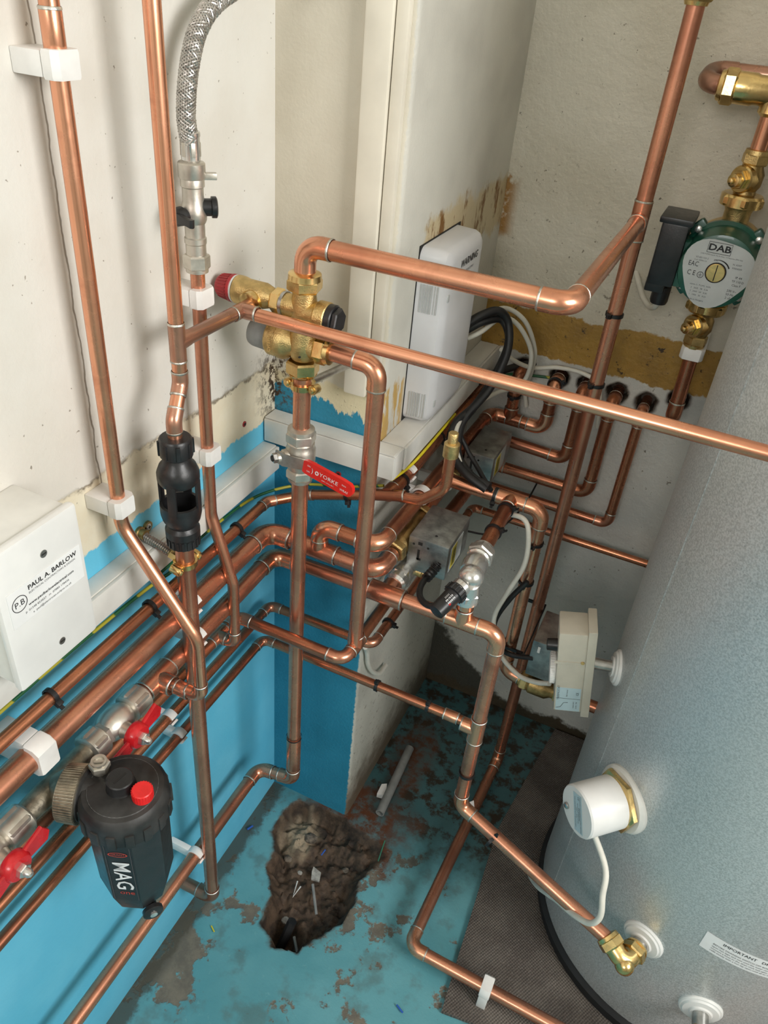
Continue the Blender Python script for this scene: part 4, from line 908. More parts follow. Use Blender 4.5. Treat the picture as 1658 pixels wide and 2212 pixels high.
# ------------------------------------------------------------------ filling loop
fx_, fy_ = 0.030, -0.195
run('slim bent copper filling pipe below nickel check valve', [(fx_, fy_, 1.095), (fx_, fy_, 0.785), (0.061, -0.199, 0.690), (0.061, -0.200, 0.588), (0.044, -0.200, 0.588)], D15, 'bbe', 'copper_aged', bends=2.4)
hz = smoothpath([(fx_, fy_, 1.195), (fx_, -0.1985, 1.222), (fx_, -0.190, 1.258), (fx_, -0.172, 1.288), (fx_ + 0.004, -0.140, 1.310), (fx_ + 0.02, -0.07, 1.335), (fx_ + 0.05, 0.0, 1.36)], 8)
fh = thing('flexible_hose', 'braided stainless steel flexible hose curving down at top left', 'hose', (fx_, fy_, 1.182))
MB().tube(hz, 0.0076, 20).build('inner_tube', 'braid_core', fh)
def helix_braid(path, r, sr, n, pitch, seg=5):
    b = MB(); L = [0.0]
    for i in range(1, len(path)): L.append(L[-1] + (path[i] - path[i - 1]).length)
    def at(l):
        for i in range(1, len(path)):
            if l <= L[i] or i == len(path) - 1:
                t = (l - L[i - 1]) / max(1e-9, L[i] - L[i - 1]); return path[i - 1].lerp(path[i], t), (path[i] - path[i - 1]).normalized()
    st_ = 0.0022; N = int(L[-1] / st_); fr = []
    d0, u, w = frame(path[1] - path[0]); prev = d0
    for i in range(N + 1):
        p, d = at(i * st_); u = prev.rotation_difference(d) @ u; w = d.cross(u); prev = d; fr.append((p, u.copy(), w.copy()))
    for sgn in (1, -1):
        for k in range(n):
            pts = []
            for i, (p, u, w) in enumerate(fr):
                a = 2 * math.pi * (k / n + sgn * i * st_ / pitch); rr = r + 0.0003 * sgn * math.cos(i * 2.2)
                pts.append(p + (u * math.cos(a) + w * math.sin(a)) * rr)
            b.tube(pts, sr, seg, False)
    return b
helix_braid(hz, 0.0078, 0.00085, 12, 0.030).build('braid', 'steel_braid', fh)
fe = MB().lathe((fx_, fy_, 1.183), Z, [(0, 0.0080), (0.001, 0.0088), (0.020, 0.0088), (0.021, 0.0094), (0.024, 0.0094), (0.025, 0.0086)], 24).build('ferrule', 'chrome', fh)
for i in range(6):
    a = i * math.pi / 3 + 0.4; MB().box(V((fx_ + 0.0088 * math.cos(a), fy_ + 0.0088 * math.sin(a), 1.193)), (0.0008, 0.0040, 0.012), Matrix.Rotation(a, 3, 'Z'), 0.0003).build('ferrule_flat', 'nickel', fe)
fv = thing('filling_valve', 'nickel double check filling valve with small black lever', 'valve', (fx_, fy_, 1.083))
MB().lathe((fx_, fy_, 1.168), Z, [(0, 0.0120), (0.001, 0.0126), (0.013, 0.0126), (0.014, 0.0118), (0.015, 0.0085)], 28).build('hose_nut', 'nickel', fv)
MB().box((fx_ + 0.012, fy_ + 0.010, 1.170), (0.014, 0.007, 0.006), Matrix.Rotation(0.7, 3, 'Z'), 0.001).build('wing', 'nickel', fv)
MB().lathe((fx_, fy_, 1.128), Z, [(0, 0.0105), (0.003, 0.0118), (0.010, 0.0122), (0.016, 0.0110), (0.020, 0.0100), (0.032, 0.0100), (0.033, 0.0112), (0.039, 0.0112), (0.041, 0.0105)], 28).build('valve_body', 'nickel', fv)
MB().lathe((fx_, fy_, 1.142), (0.75, 0.66, 0), [(0, 0.0080), (0.016, 0.0080), (0.0165, 0.0098), (0.021, 0.0098), (0.022, 0.008)], 24).build('test_cap', 'black_plastic', fv)
ld = V((0.72, -0.70, 0)).normalized(); ls = V((-0.25, -0.97, 0)).normalized()
MB().lathe((fx_, fy_, 1.136), ls, [(0, 0.0070), (0.014, 0.0070), (0.0145, 0.0088), (0.021, 0.0085), (0.022, 0.006)], 20).build('lever_hub', 'black_plastic', fv)
lc0 = V((fx_, fy_, 1.136)) + ls * 0.018
MB().prism([(-0.004, -0.0045), (0.004, -0.0050), (0.016, -0.0035), (0.025, -0.0042), (0.0255, 0.0035), (0.016, 0.0030), (0.004, 0.0050), (-0.004, 0.0045)], lc0, V((0.95, -0.30, -0.02)), Z, ls, 0.0055, 0.08).build('lever', 'black_plastic', fv)
MB().lathe((fx_, fy_, 1.096), Z, [(0, 0.0098), (0.012, 0.0098), (0.013, 0.0106), (0.018, 0.0106), (0.019, 0.0096), (0.032, 0.0096)], 28).build('check_body', 'nickel', fv)
MB().hexnut((fx_, fy_, 1.084), Z, 0.014, 0.0132).lathe((fx_, fy_, 1.080), Z, [(0, 0.0085), (0.001, 0.0110), (0.005, 0.0112)], 24).build('compression_nut', 'nickel', fv)

# ------------------------------------------------------------------ system filter between its two red-handled valves
w3x, w3z = 0.047, 0.642
def butterfly_valve(label, y0, y1, hy, tilt):
    """nickel ball valve along the wall pipe with red wing handle facing the room"""
    v = thing('isolating_valve', label, 'valve', (w3x, (y0 + y1) / 2, w3z - 0.018))
    L = y1 - y0
    MB().lathe((w3x, y0 + L * 0.28, w3z), Y, [(0, 0.0120), (0.004, 0.0150), (0.012, 0.0178), (L * 0.44 - 0.012, 0.0178), (L * 0.44 - 0.004, 0.0150), (L * 0.44, 0.0120)], 28).build('body', 'nickel', v)
    for a, b, r in ((y0, L * 0.22, 0.0188), (y1 - L * 0.26, L * 0.26, 0.0188)):
        MB().hexnut((w3x, a, w3z), Y, b, r, 0.3).lathe((w3x, a - 0.002, w3z), Y, [(0, 0.0140), (0.002, 0.0172), (b + 0.002, 0.0172), (b + 0.005, 0.0140)], 24).build('compression_nut', 'nickel', v)
    MB().hexnut((w3x, y0 + L * 0.22, w3z), Y, L * 0.1, 0.0150, 0.1).build('hex_collar', 'nickel', v)
    MB().lathe((w3x + 0.014, hy, w3z), X, [(0, 0.0100), (0.008, 0.0085), (0.016, 0.0085)], 20).build('stem', 'nickel', v)
    hx = w3x + 0.029; c, s_ = math.cos(tilt), math.sin(tilt); hd_ = V((0, c, s_)); hu_ = V((0, -s_, c))
    poly = [(0.037, -0.008), (0.039, 0.003), (0.034, 0.0105), (0.015, 0.0065), (0.009, 0.011), (-0.009, 0.011), (-0.015, 0.0065), (-0.034, 0.0105), (-0.039, 0.003), (-0.037, -0.008), (-0.015, -0.0075), (-0.009, -0.0105), (0.009, -0.0105), (0.015, -0.0075)]
    hb = MB(); hb.prism([(0.012, -0.0075), (0.034, -0.0125), (0.040, -0.004), (0.036, 0.0100), (0.012, 0.0075)], (hx + 0.001, hy, w3z), hd_, hu_, X, 0.0045, 0.05)
    hb.prism([(-0.012, -0.0075), (-0.012, 0.0075), (-0.036, 0.0115), (-0.040, 0.002), (-0.034, -0.0105)], (hx + 0.001, hy, w3z), hd_, hu_, X, 0.0045, 0.05)
    hb.lathe((hx - 0.003, hy, w3z), X, [(0, 0.0145), (0.001, 0.0150), (0.008, 0.0150), (0.012, 0.0125), (0.0125, 0.006)], 28)
    h = hb.build('wing_handle', 'red_paint', v)
    MB().hexnut((hx + 0.008, hy, w3z), X, 0.007, 0.0072).build('nut', 'chrome', h)
    MB().lathe((hx + 0.015, hy, w3z), X, [(0, 0.0042), (0.004, 0.0042), (0.0065, 0.0026), (0.007, 0.001)], 16).build('stem_tip', 'chrome', h)
    return v
butterfly_valve('nickel valve with red wing handle between copper tee and black filter', -0.452, -0.366, -0.412, 0.25)
butterfly_valve('nickel valve with red wing handle at bottom left, below the hinged clip', -0.640, -0.540, -0.580, 0.2)
run('short copper stub beyond lower-left red wing valve', [(w3x, -1.5, w3z), (w3x, -0.636, w3z)], 0.0235, '', 'copper_aged')
fc = V((0.120, -0.480, 0)); pa = V((0.94, 0.34, 0)).normalized()
mf = thing('magnetic_filter', 'black cylindrical magnetic system filter hanging on the left wall pipes', 'filter', (fc.x, fc.y, 0.470))
# connecting manifold, ribbed union ring and port
pc = V((0.058, -0.502, w3z))
MB().lathe((w3x, -0.546, w3z), Y, [(0, 0.0115), (0.03, 0.0130), (0.062, 0.0130), (0.095, 0.0115)], 24).lathe(V((w3x, -0.502, w3z)), pa, [(0, 0.0130), (0.010, 0.0200), (0.016, 0.0240)], 24).build('manifold', 'ribbed_nickel', mf)
ur = MB().lathe(pc + pa * 0.003, pa, [(0, 0.0230), (0.001, 0.0275), (0.021, 0.0285), (0.022, 0.0250)], 48).build('union_ring', 'ribbed_nickel', mf)
rb_ = MB(); d_, u_, w_ = frame(pa)
for i in range(60):
    a = 2 * math.pi * i / 60; e = u_ * math.cos(a) + w_ * math.sin(a)
    rb_.tube([pc + pa * 0.005 + e * 0.0278, pc + pa * 0.0235 + e * 0.0288], 0.0009, 5)
rb_.build('union_ribs', 'ribbed_nickel', ur)
MB().lathe(pc + pa * 0.023, pa, [(0, 0.0260), (0.003, 0.0262), (0.004, 0.0225), (0.020, 0.0215), (0.034, 0.0250)], 32).build('port', 'black_dusty', mf)
lid = MB().lathe((fc.x, fc.y, 0.628), Z, [(0, 0.0425), (0.001, 0.0440), (0.022, 0.0440), (0.030, 0.0425), (0.034, 0.0390), (0.0348, 0.0345), (0.0352, 0.0342), (0.0356, 0.0335), (0.0365, 0.0010)], 48).build('lid', 'black_dusty', mf)
lg = MB()
for i in range(16):
    a = 2 * math.pi * i / 16; lg.box(V((fc.x + 0.0440 * math.cos(a), fc.y + 0.0440 * math.sin(a), 0.637)), (0.0035, 0.0085, 0.019), Matrix.Rotation(a, 3, 'Z'), 0.0008)
lg.build('lid_lugs', 'black_dusty', lid)
MB().ring((fc.x, fc.y, 0.6630), Z, 0.0335, 0.0340, 0, 0.0004, 40).build('lid_line', 'grey_plastic', lid)
vp = V((0.088, -0.475, 0.664))
vn = MB().lathe(vp, Z, [(0, 0.0085), (0.004, 0.0085)], 20).hexnut(vp + Z * 0.003, Z, 0.008, 0.0105).ring(vp + Z * 0.011, Z, 0.0055, 0.0078, 0, 0.0035, 20).build('air_vent_nut', 'nickel', lid)
MB().box(vp + Z * 0.0125, (0.010, 0.0022, 0.002), Matrix.Rotation(0.6, 3, 'Z')).build('vent_slot', 'nickel', vn)
pp = V((0.118, -0.480, 0.664))
bp = MB().lathe(pp, Z, [(0, 0.0150), (0.002, 0.0138), (0.011, 0.0132), (0.012, 0.0120)], 28).build('centre_plug', 'black_plastic', lid)
MB().box(pp + Z * 0.0121, (0.0022, 0.015, 0.0006), Matrix.Rotation(-0.15, 3, 'Z')).build('plug_slot', 'dark_slot', bp)
rp = V((0.144, -0.4795, 0.663))
rc = MB().lathe(rp, Z, [(0, 0.0100), (0.001, 0.0104), (0.011, 0.0100), (0.012, 0.0092)], 28).build('red_cap', 'red_cap', lid)
rl = MB()
for i in range(24):
    a = i * math.pi / 12; rl.box(rp + V((0.0101 * math.cos(a), 0.0101 * math.sin(a), 0.0065)), (0.0008, 0.0010, 0.009), Matrix.Rotation(a, 3, 'Z'))
rl.build('cap_ribs', 'red_cap', rc)
bd = MB(); st_ = 0.0
def octa(z, r): return [V((fc.x + r * math.cos(st_ + k * math.pi / 4 ), fc.y + r * math.sin(st_ + k * math.pi / 4), z)) for k in range(8)]
vs = octa(0.632, 0.0405) + octa(0.520, 0.0385) + octa(0.488, 0.0300) + octa(0.484, 0.0280); fs = []
for i in range(3):
    for k in range(8): fs.append([i * 8 + k, i * 8 + (k + 1) % 8, (i + 1) * 8 + (k + 1) % 8, (i + 1) * 8 + k])
fs.append(list(range(24, 32)))
body = bd.add(vs, fs).build('body', 'black_plastic', mf, angle=20)
fa = math.radians(-67.5); fn_ = V((math.cos(fa), math.sin(fa), 0)); fr_ = V((-fn_.y, fn_.x, 0))
ap = math.cos(math.pi / 8)
def fpt(h, s_): # point on the front facet
    z = 0.632 - h; r = (0.0405 + (0.0385 - 0.0405) * h / 0.112) * ap + 0.0004
    return V((fc.x, fc.y, z)) + fn_ * r + fr_ * s_
fup = (fpt(0, 0) - fpt(0.1, 0)).normalized()
def bx_line(s_): return MB().box(fpt(0.062, s_), (0.0004, 0.0003, 0.100), Matrix((fr_, fn_, fup)).transposed()).build('panel_line', 'grey_ink', body)
bx_line(0.0125); bx_line(-0.0125)
text(body, 'MAG', 0.0245, fpt(0.066, 0.0003), -fup, fr_, 'white_ink', 'CENTER', bold=0.0002)
text(body, 'one', 0.0105, fpt(0.098, 0.002), fr_, fup, 'red_ink', 'CENTER')
d_, u_, w_ = frame(fn_); el = MB(); N = 32; vs = []; fs = []
for i in range(N):
    a = 2 * math.pi * i / N
    for k in (1.0, 0.86): vs.append(fpt(0.026, 0) + fn_ * 0.0002 + fr_ * 0.0098 * k * math.cos(a) + fup * 0.0040 * (k if k == 1 else 0.78) * math.sin(a))
for i in range(N): j = (i + 1) % N; fs.append([2 * i, 2 * j, 2 * j + 1, 2 * i + 1])
el.add(vs, fs).build('emblem_oval', 'red_ink', body)
text(body, 'GRANT', 0.0042, fpt(0.026, 0) + fn_ * 0.0002, fr_, fup, 'red_ink')
MB().lathe((fc.x + 0.004, fc.y, 0.4845), NZ, [(0, 0.0150), (0.003, 0.0150), (0.004, 0.0130), (0.009, 0.0135), (0.012, 0.0120)], 28).build('drain_boss', 'nickel', mf)
dv = V((fc.x + 0.016, fc.y - 0.006, 0.478)); dd = V((0.80, -0.60, 0.0)).normalized()
MB().lathe(dv, dd, [(0, 0.0060), (0.012, 0.0060), (0.0125, 0.0110), (0.017, 0.0110), (0.018, 0.0095)], 24).build('drain_key', 'black_plastic', mf)
MB().lathe(dv + dd * 0.018, dd, [(0, 0.0040), (0.002, 0.0040), (0.003, 0.002)], 14).build('drain_screw', 'chrome', mf)
# ------------------------------------------------------------------ motorised valves on the pier side
def zone_valve(label, c, size, body_c, body_ax, body_len, dims=True):
    """grey steel actuator box on a brass valve body"""
    c = V(c); v = thing('motorised_valve', label, 'valve', (c.x, c.y, c.z - size[2] / 2))
    bc = V(body_c); ax = V(body_ax).normalized()
    MB().lathe(bc - ax * body_len / 2, ax, [(0, 0.0125), (0.012, 0.0125), (0.018, 0.0165), (body_len - 0.018, 0.0165), (body_len - 0.012, 0.0125), (body_len, 0.0125)], 24).build('valve_body', 'brass_dull', v)
    for k in (-1, 1):
        MB().hexnut(bc + ax * k * (body_len / 2 - 0.004) - ax * 0.006, ax, 0.014, 0.0170, 0.4).build('compression_nut', 'brass_cast', v)
    bx = MB().box(c, size, bev=0.0022).build('actuator_cover', 'galvanised', v)
    x0, y0, z1 = c.x - size[0] / 2, c.y - size[1] / 2, c.z + size[2] / 2
    MB().box((c.x - size[0] * 0.22, y0 - 0.0002, c.z + 0.001), (0.0032, 0.0008, 0.017)).box((c.x - size[0] * 0.20, y0 - 0.0002, c.z - 0.006), (0.006, 0.0008, 0.003)).build('lever_slot', 'dark_slot', bx)
    MB().box((c.x - size[0] * 0.20, y0 - 0.0002, c.z + size[2] * 0.36), (0.006, 0.0008, 0.0045)).build('cover_slot', 'dark_slot', bx)
    for dx in (-0.36, 0.0): MB().lathe((c.x + dx * size[0], y0, c.z + size[2] * 0.30), NY, [(0, 0.0017), (0.0004, 0.0017)], 12).build('rivet', 'dark_slot', bx)
    MB().lathe((c.x + 0.004, c.y - size[1] * 0.3, z1), Z, [(0, 0.0020), (0.0004, 0.0018)], 12).build('dimple', 'dark_slot', bx)
    xr = c.x + size[0] / 2
    sk = MB().box((xr + 0.0003, c.y - size[1] * 0.10, c.z), (0.0005, size[1] * 0.55, size[2] * 0.72)).build('data_sticker', 'silver_paper', bx)
    MB().box((xr + 0.0007, c.y - size[1] * 0.22, c.z + 0.001), (0.0004, size[1] * 0.20, size[2] * 0.66)).build('warning_panel', 'yellow_sticker', sk)
    for k in range(4): MB().box((xr + 0.001, c.y - size[1] * (0.27 - 0.035 * k), c.z), (0.0002, 0.0011, size[2] * 0.5)).build('print_line', 'ink', sk)
    return v
zv = zone_valve('grey actuator valve nearest the room, with black flex from its underside', (0.2545, 0.017, 0.692), (0.058, 0.085, 0.056), (0.211, 0.012, 0.695), Y, 0.105)
zone_valve('grey actuator valve further back under the black cable bundle', (0.2445, 0.250, 0.711), (0.048, 0.098, 0.050), (0.206, 0.245, 0.687), Y, 0.115)
zt = thing('motorised_valve', 'grey actuator valve low down, half hidden behind the thermostat', 'valve', (0.43, 0.135, 0.37))
MB().lathe((0.397, 0.127, 0.388), X, [(0, 0.0125), (0.014, 0.0125), (0.020, 0.0175), (0.048, 0.0175), (0.056, 0.0125), (0.075, 0.0125)], 24).build('valve_body', 'brass_dull', zt)
MB().hexnut((0.400, 0.127, 0.388), X, 0.013, 0.0175).hexnut((0.458, 0.127, 0.388), X, 0.013, 0.0175).build('compression_nut', 'brass_cast', zt)
MB().box((0.436, 0.145, 0.462), (0.060, 0.080, 0.075), bev=0.002).build('actuator_cover', 'galvanised', zt)
MB().box((0.418, 0.1046, 0.484), (0.004, 0.0006, 0.012)).build('lever_slot', 'clip_plastic', zt)
run('short copper stub joining the low actuator valve to the cylinder', [(0.462, 0.127, 0.388), (0.545, 0.127, 0.388)], D22, '', 'copper_dark')
# black flex leaving the first actuator
fl = thing('flex_cable', 'black flex looping from first grey actuator to the bypass valve head', 'cable', (0.272, -0.05, 0.65))
MB().tube(smoothpath([(0.268, -0.022, 0.680), (0.264, -0.046, 0.676), (0.266, -0.072, 0.680), (0.275, -0.095, 0.684), (0.290, -0.108, 0.688), (0.304, -0.110, 0.695), (0.313, -0.104, 0.702)], 8), 0.0042, 14).build('sheath', 'black_cable', fl)
g = []; 
gp = smoothpath([(0.272, -0.020, 0.688), (0.2675, -0.030, 0.679), (0.2642, -0.046, 0.676)], 12)
MB().tube(gp, [0.0072 if (i // 2) % 2 == 0 else 0.0056 for i in range(len(gp))], 16).build('strain_relief', 'black_plastic', fl)
# nickel isolating valve on the return tee
cv = thing('isolating_valve', 'small chromed isolating valve squeezed under the first grey actuator', 'valve', (0.223, -0.02, 0.637))
MB().lathe((0.223, -0.057, 0.6545), Y, [(0, 0.0125), (0.004, 0.0160), (0.014, 0.0165), (0.016, 0.0150), (0.020, 0.0170), (0.046, 0.0170), (0.050, 0.0140), (0.070, 0.0130)], 28).build('body', 'chrome', cv)
MB().hexnut((0.223, -0.046, 0.6545), Y, 0.012, 0.0182).build('compression_nut', 'chrome', cv)
MB().lathe((0.223, -0.012, 0.6545), X, [(0, 0.0080), (0.024, 0.0080), (0.025, 0.0060), (0.032, 0.0060)], 20).build('spindle', 'brass_cast', cv)
MB().box((0.258, -0.012, 0.6545), (0.003, 0.012, 0.010), bev=0.001).build('spindle_tip', 'black_plastic', cv)

# ------------------------------------------------------------------ automatic bypass valve
bv = thing('bypass_valve', 'chromed angle bypass valve with black numbered setting knob', 'valve', (0.330, -0.076, 0.700))
MB().hexnut((0.324, -0.008, 0.720), NY, 0.014, 0.0192, 0.5).lathe((0.324, -0.003, 0.720), NY, [(0, 0.0118), (0.002, 0.0165), (0.006, 0.0165)], 24).lathe((0.324, -0.022, 0.720), NY, [(0, 0.0150), (0.002, 0.0165), (0.005, 0.0165), (0.007, 0.0145)], 24).build('compression_nut', 'chrome', bv)
MB().lathe((0.325, -0.028, 0.720), NY, [(0, 0.0135), (0.006, 0.0160), (0.014, 0.0170), (0.022, 0.0160), (0.030, 0.0145)], 28).sphere((0.329, -0.068, 0.722), 0.0165, 24).build('body', 'chrome', bv)
MB().hexnut((0.330, -0.076, 0.694), Z, 0.012, 0.0170).lathe((0.330, -0.076, 0.688), Z, [(0, 0.0120), (0.002, 0.0160), (0.006, 0.0165), (0.018, 0.0150), (0.030, 0.0135)], 24).build('outlet_nut', 'chrome', bv)
kd = V((-0.25, -0.72, -0.25)).normalized(); k0 = V((0.327, -0.075, 0.720))
MB().lathe(k0 + kd * 0.010, kd, [(0, 0.0125), (0.006, 0.0120), (0.007, 0.0105), (0.012, 0.0105)], 24).build('neck', 'chrome', bv)
kb = MB().lathe(k0 + kd * 0.018, kd, [(0, 0.0120), (0.001, 0.0138), (0.009, 0.0138), (0.010, 0.0114), (0.034, 0.0108), (0.042, 0.0102), (0.043, 0.0085)], 28)
d_, u_, w_ = frame(kd)
for i in range(14):
    a = 2 * math.pi * i / 14; kb.tube([k0 + kd * 0.0185 + (u_ * math.cos(a) + w_ * math.sin(a)) * 0.0138, k0 + kd * 0.0275 + (u_ * math.cos(a) + w_ * math.sin(a)) * 0.0138], 0.0013, 6)
kn = kb.build('setting_knob', 'black_plastic', bv)
cdir = (V((0.50074, -0.82138, 1.346)) - k0); kf = (cdir - kd * cdir.dot(kd)).normalized(); kt = kd.cross(kf)
for j, (s_, off) in enumerate((('0.5 0.4 0.3', -0.0030), ('0.2 0.1 0.0', 0.0008), ('/ / / / /', 0.0046))):
    al_ = off / 0.0112; nn = kf * math.cos(al_) + kt * math.sin(al_); tt = kd.cross(nn)
    text(kn, s_, 0.0030, k0 + kd * 0.039 + nn * 0.0113, kd, -tt, 'white_ink', bold=0.0001)
MB().box(k0 + kd * 0.044 + (kf * 0.9 - kt * 0.45).normalized() * 0.0108, (0.0026, 0.0026, 0.0016)).build('red_mark', 'red_cap', kn)

# ------------------------------------------------------------------ circulation pump on the back wall
px, py = 0.493, 0.330
pm = thing('circulation_pump', 'green circulation pump with round white data label', 'pump', (px, py, 1.0))
pz = 1.058
MB().lathe((px, py + 0.03, pz), NY, [(0, 0.040), (0.006, 0.050), (0.040, 0.052), (0.044, 0.050)], 40).lathe((px, py, 0.990), Z, [(0, 0.0180), (0.02, 0.0165), (0.05, 0.0200), (0.085, 0.0200), (0.115, 0.0165), (0.130, 0.0165), (0.136, 0.0190)], 24).build('volute', 'brass_cast', pm)
hs = MB().lathe((px - 0.002, py - 0.012, pz), NY, [(0, 0.0520), (0.004, 0.0535), (0.012, 0.0535), (0.016, 0.0490), (0.052, 0.0470), (0.058, 0.0455), (0.0595, 0.0400)], 48)
for a in (45, 135, 225, 315):
    e = V((math.cos(math.radians(a)), 0, math.sin(math.radians(a)))); hs.box(V((px - 0.002, py - 0.018, pz)) + e * 0.050, (0.022, 0.014, 0.022), Matrix.Rotation(-math.radians(a), 3, 'Y'), 0.003)
hs = hs.build('motor_housing', 'green_enamel', pm)
for a in (45, 135, 225, 315):
    e = V((math.cos(math.radians(a)), 0, math.sin(math.radians(a)))); MB().lathe(V((px - 0.002, py - 0.025, pz)) + e * 0.053, NY, [(0, 0.0048), (0.004, 0.0046), (0.005, 0.003)], 14).build('bolt', 'chrome', hs)
MB().prism([(-0.022, -0.030), (0.020, -0.030), (0.026, -0.022), (0.026, 0.022), (0.020, 0.030), (-0.022, 0.030)], (px - 0.060, py - 0.022, pz - 0.004), X, Z, NY, 0.030, 0.04).build('side_block', 'green_enamel', pm)
lx, ly = px - 0.002, py - 0.012 - 0.0600
N = 40
lb = MB().prism([((0.0425 + 0.004 * math.cos(2 * math.pi * i / N * 3 - 1.2)) * math.cos(2 * math.pi * i / N), (0.0425 + 0.004 * math.cos(2 * math.pi * i / N * 3 - 1.2)) * math.sin(2 * math.pi * i / N)) for i in range(N)], (lx, ly, pz), X, Z, NY, 0.0006).build('data_label', 'silver_paper', pm)
MB().lathe((lx, ly, pz), NY, [(0, 0.0128), (0.0012, 0.0128)], 28).build('screw_rim', 'dark_slot', lb)
ps = MB().lathe((lx, ly - 0.0010, pz), NY, [(0, 0.0115), (0.0012, 0.0115), (0.0018, 0.0108)], 28).build('vent_screw', 'brass', lb)
MB().box((lx, ly - 0.0029, pz), (0.0012, 0.0004, 0.020)).build('screw_slot', 'dark_slot', ps)
ty_ = ly - 0.0008
def pt(s, size, x, z, mat='grey_ink', **k): text(lb, s, size, (lx + x, ty_, pz + z), X, Z, mat, **k)
pt('DAB', 0.0110, -0.004, 0.0295, 'ink', sx=1.25, bold=0.0003)
for c, sz in (((-0.004, 0.0362), (0.028, 0.0005)), ((-0.004, 0.0232), (0.028, 0.0005)), ((-0.018, 0.0297), (0.0005, 0.0130)), ((0.010, 0.0297), (0.0005, 0.0130))):
    MB().box((lx + c[0], ty_, pz + c[1]), (sz[0], 0.0002, sz[1])).build('frame_line', 'ink', lb)
pt('DAB PUMPS S.p.A. Via M. Polo, 14 Mestrino (PD) Italy', 0.0023, 0.001, 0.0205); pt('VS 65/150-2', 0.0032, -0.021, 0.0150); pt('E90', 0.0032, -0.004, 0.0150); pt('Cod. 60906125', 0.0025, -0.022, 0.0115)
pt('N. 43/07', 0.0030, 0.022, 0.0140); pt('97004509', 0.0030, 0.023, 0.0095)
pt('EAC', 0.0085, -0.029, 0.0060, 'ink', sx=0.8); pt('C E', 0.0088, -0.0285, -0.0055, 'ink', sx=0.8)
MB().ring((lx - 0.0172, ty_, pz - 0.0060), NY, 0.0034, 0.0040, 0, 0.0002, 24).build('earth_ring', 'ink', lb)
for w, dz in ((0.0044, 0.0), (0.0028, -0.0011), (0.0014, -0.0022)): MB().box((lx - 0.0172, ty_, pz - 0.0060 + dz), (w, 0.0002, 0.0004)).build('earth_bar', 'ink', lb)
MB().box((lx - 0.0172, ty_, pz - 0.0046), (0.0004, 0.0002, 0.0028)).build('earth_bar', 'ink', lb)
pt('IP 44', 0.0040, 0.0285, -0.0010, 'ink'); pt('TF 110 D', 0.0038, 0.0290, -0.0060, 'ink'); pt('Class F', 0.0038, 0.0285, -0.0108, 'ink')
pt('230 V~', 0.0040, 0.0255, -0.0185, 'ink'); pt('50 Hz', 0.0040, 0.0245, -0.0232, 'ink'); pt('2 uF', 0.0040, 0.0235, -0.0278, 'ink')
for i, r_ in enumerate(('n(min-1)  P1(W)  In(A)', '3   2620   78   0.34', '2   2450   69   0.30', '1   1950   50   0.23')): pt(r_, 0.0028, -0.013, -0.0190 - 0.0044 * i)
pt('Made in Hungary', 0.0030, -0.014, -0.0380)
aw = []
for i in range(13):
    a = math.radians(115 - 85 * i / 12); aw.append(V((lx + 0.0160 * math.cos(a), ty_, pz + 0.0160 * math.sin(a))))
MB().tube(aw, [0.0001 + 0.0007 * min(1, i / 8) for i in range(13)], 6).build('rotation_arrow', 'ink', lb)
# terminal box
tb_ = MB().box((px - 0.066, py - 0.030, pz + 0.006), (0.034, 0.062, 0.080), bev=0.003).box((px - 0.071, py - 0.030, pz - 0.036), (0.026, 0.050, 0.020), bev=0.003).build('terminal_box', 'black_plastic', pm)
MB().box((px - 0.066, py - 0.030, pz + 0.049), (0.042, 0.068, 0.008), bev=0.002).build('terminal_lid', 'black_plastic', tb_)
MB().lathe((px - 0.062, py - 0.036, pz - 0.040), NZ, [(0, 0.0120), (0.020, 0.0120), (0.024, 0.0105)], 24).build('cable_gland', 'black_plastic', tb_)
# unions and pump valves
def pump_valve(label, z0, flip, spd):
    v = thing('pump_valve', label, 'valve', (px, py, min(z0, z0 + flip * 0.06))); F = Z * flip
    MB().lathe((px, py, z0), F, [(0, 0.0230), (0.001, 0.0262), (0.012, 0.0262), (0.015, 0.0240), (0.016, 0.0150)], 32).build('union_collar', 'brass', v)
    MB().hexnut((px, py, z0 + flip * 0.001), F, 0.013, 0.0285).build('union_nut', 'brass', v)
    MB().lathe((px, py, z0 + flip * 0.014), F, [(0, 0.0145), (0.006, 0.0130), (0.012, 0.0165), (0.026, 0.0170), (0.034, 0.0130), (0.042, 0.0125)], 28).build('body', 'brass_dull', v)
    sp = V(spd).normalized(); c = V((px, py, z0 + flip * 0.034))
    MB().lathe(c, sp, [(0, 0.0165), (0.016, 0.0165), (0.018, 0.0150)], 28).hexnut(c + sp * 0.017, sp, 0.007, 0.0118).lathe(c + sp * 0.024, sp, [(0, 0.0085), (0.007, 0.0080), (0.008, 0.0055)], 20).build('spindle', 'brass', v)
    MB().lathe(c + sp * 0.031, sp, [(0, 0.0040), (0.006, 0.0038), (0.007, 0.002)], 14).build('spindle_screw', 'brass', v)
    MB().hexnut((px, py, z0 + flip * 0.050), F, 0.013, 0.0165).lathe((px, py, z0 + flip * 0.062), F, [(0, 0.0150), (0.005, 0.0142), (0.006, 0.0108)], 24).build('compression_nut', 'brass_cast', v)
pump_valve('brass pump valve with union below the green pump', 1.000, -1, (-0.55, -0.83, -0.05))
pump_valve('brass pump valve with union above the green pump', 1.126, 1, (-0.55, -0.83, -0.05))
run('short copper pipe rising from pump valve at right edge', [(px, py, 1.186), (px, py, 1.245)], D22, '', 'copper')
gv = thing('gate_valve', 'brass compression valve lying level above the pump', 'valve', (0.47, py, 1.235))
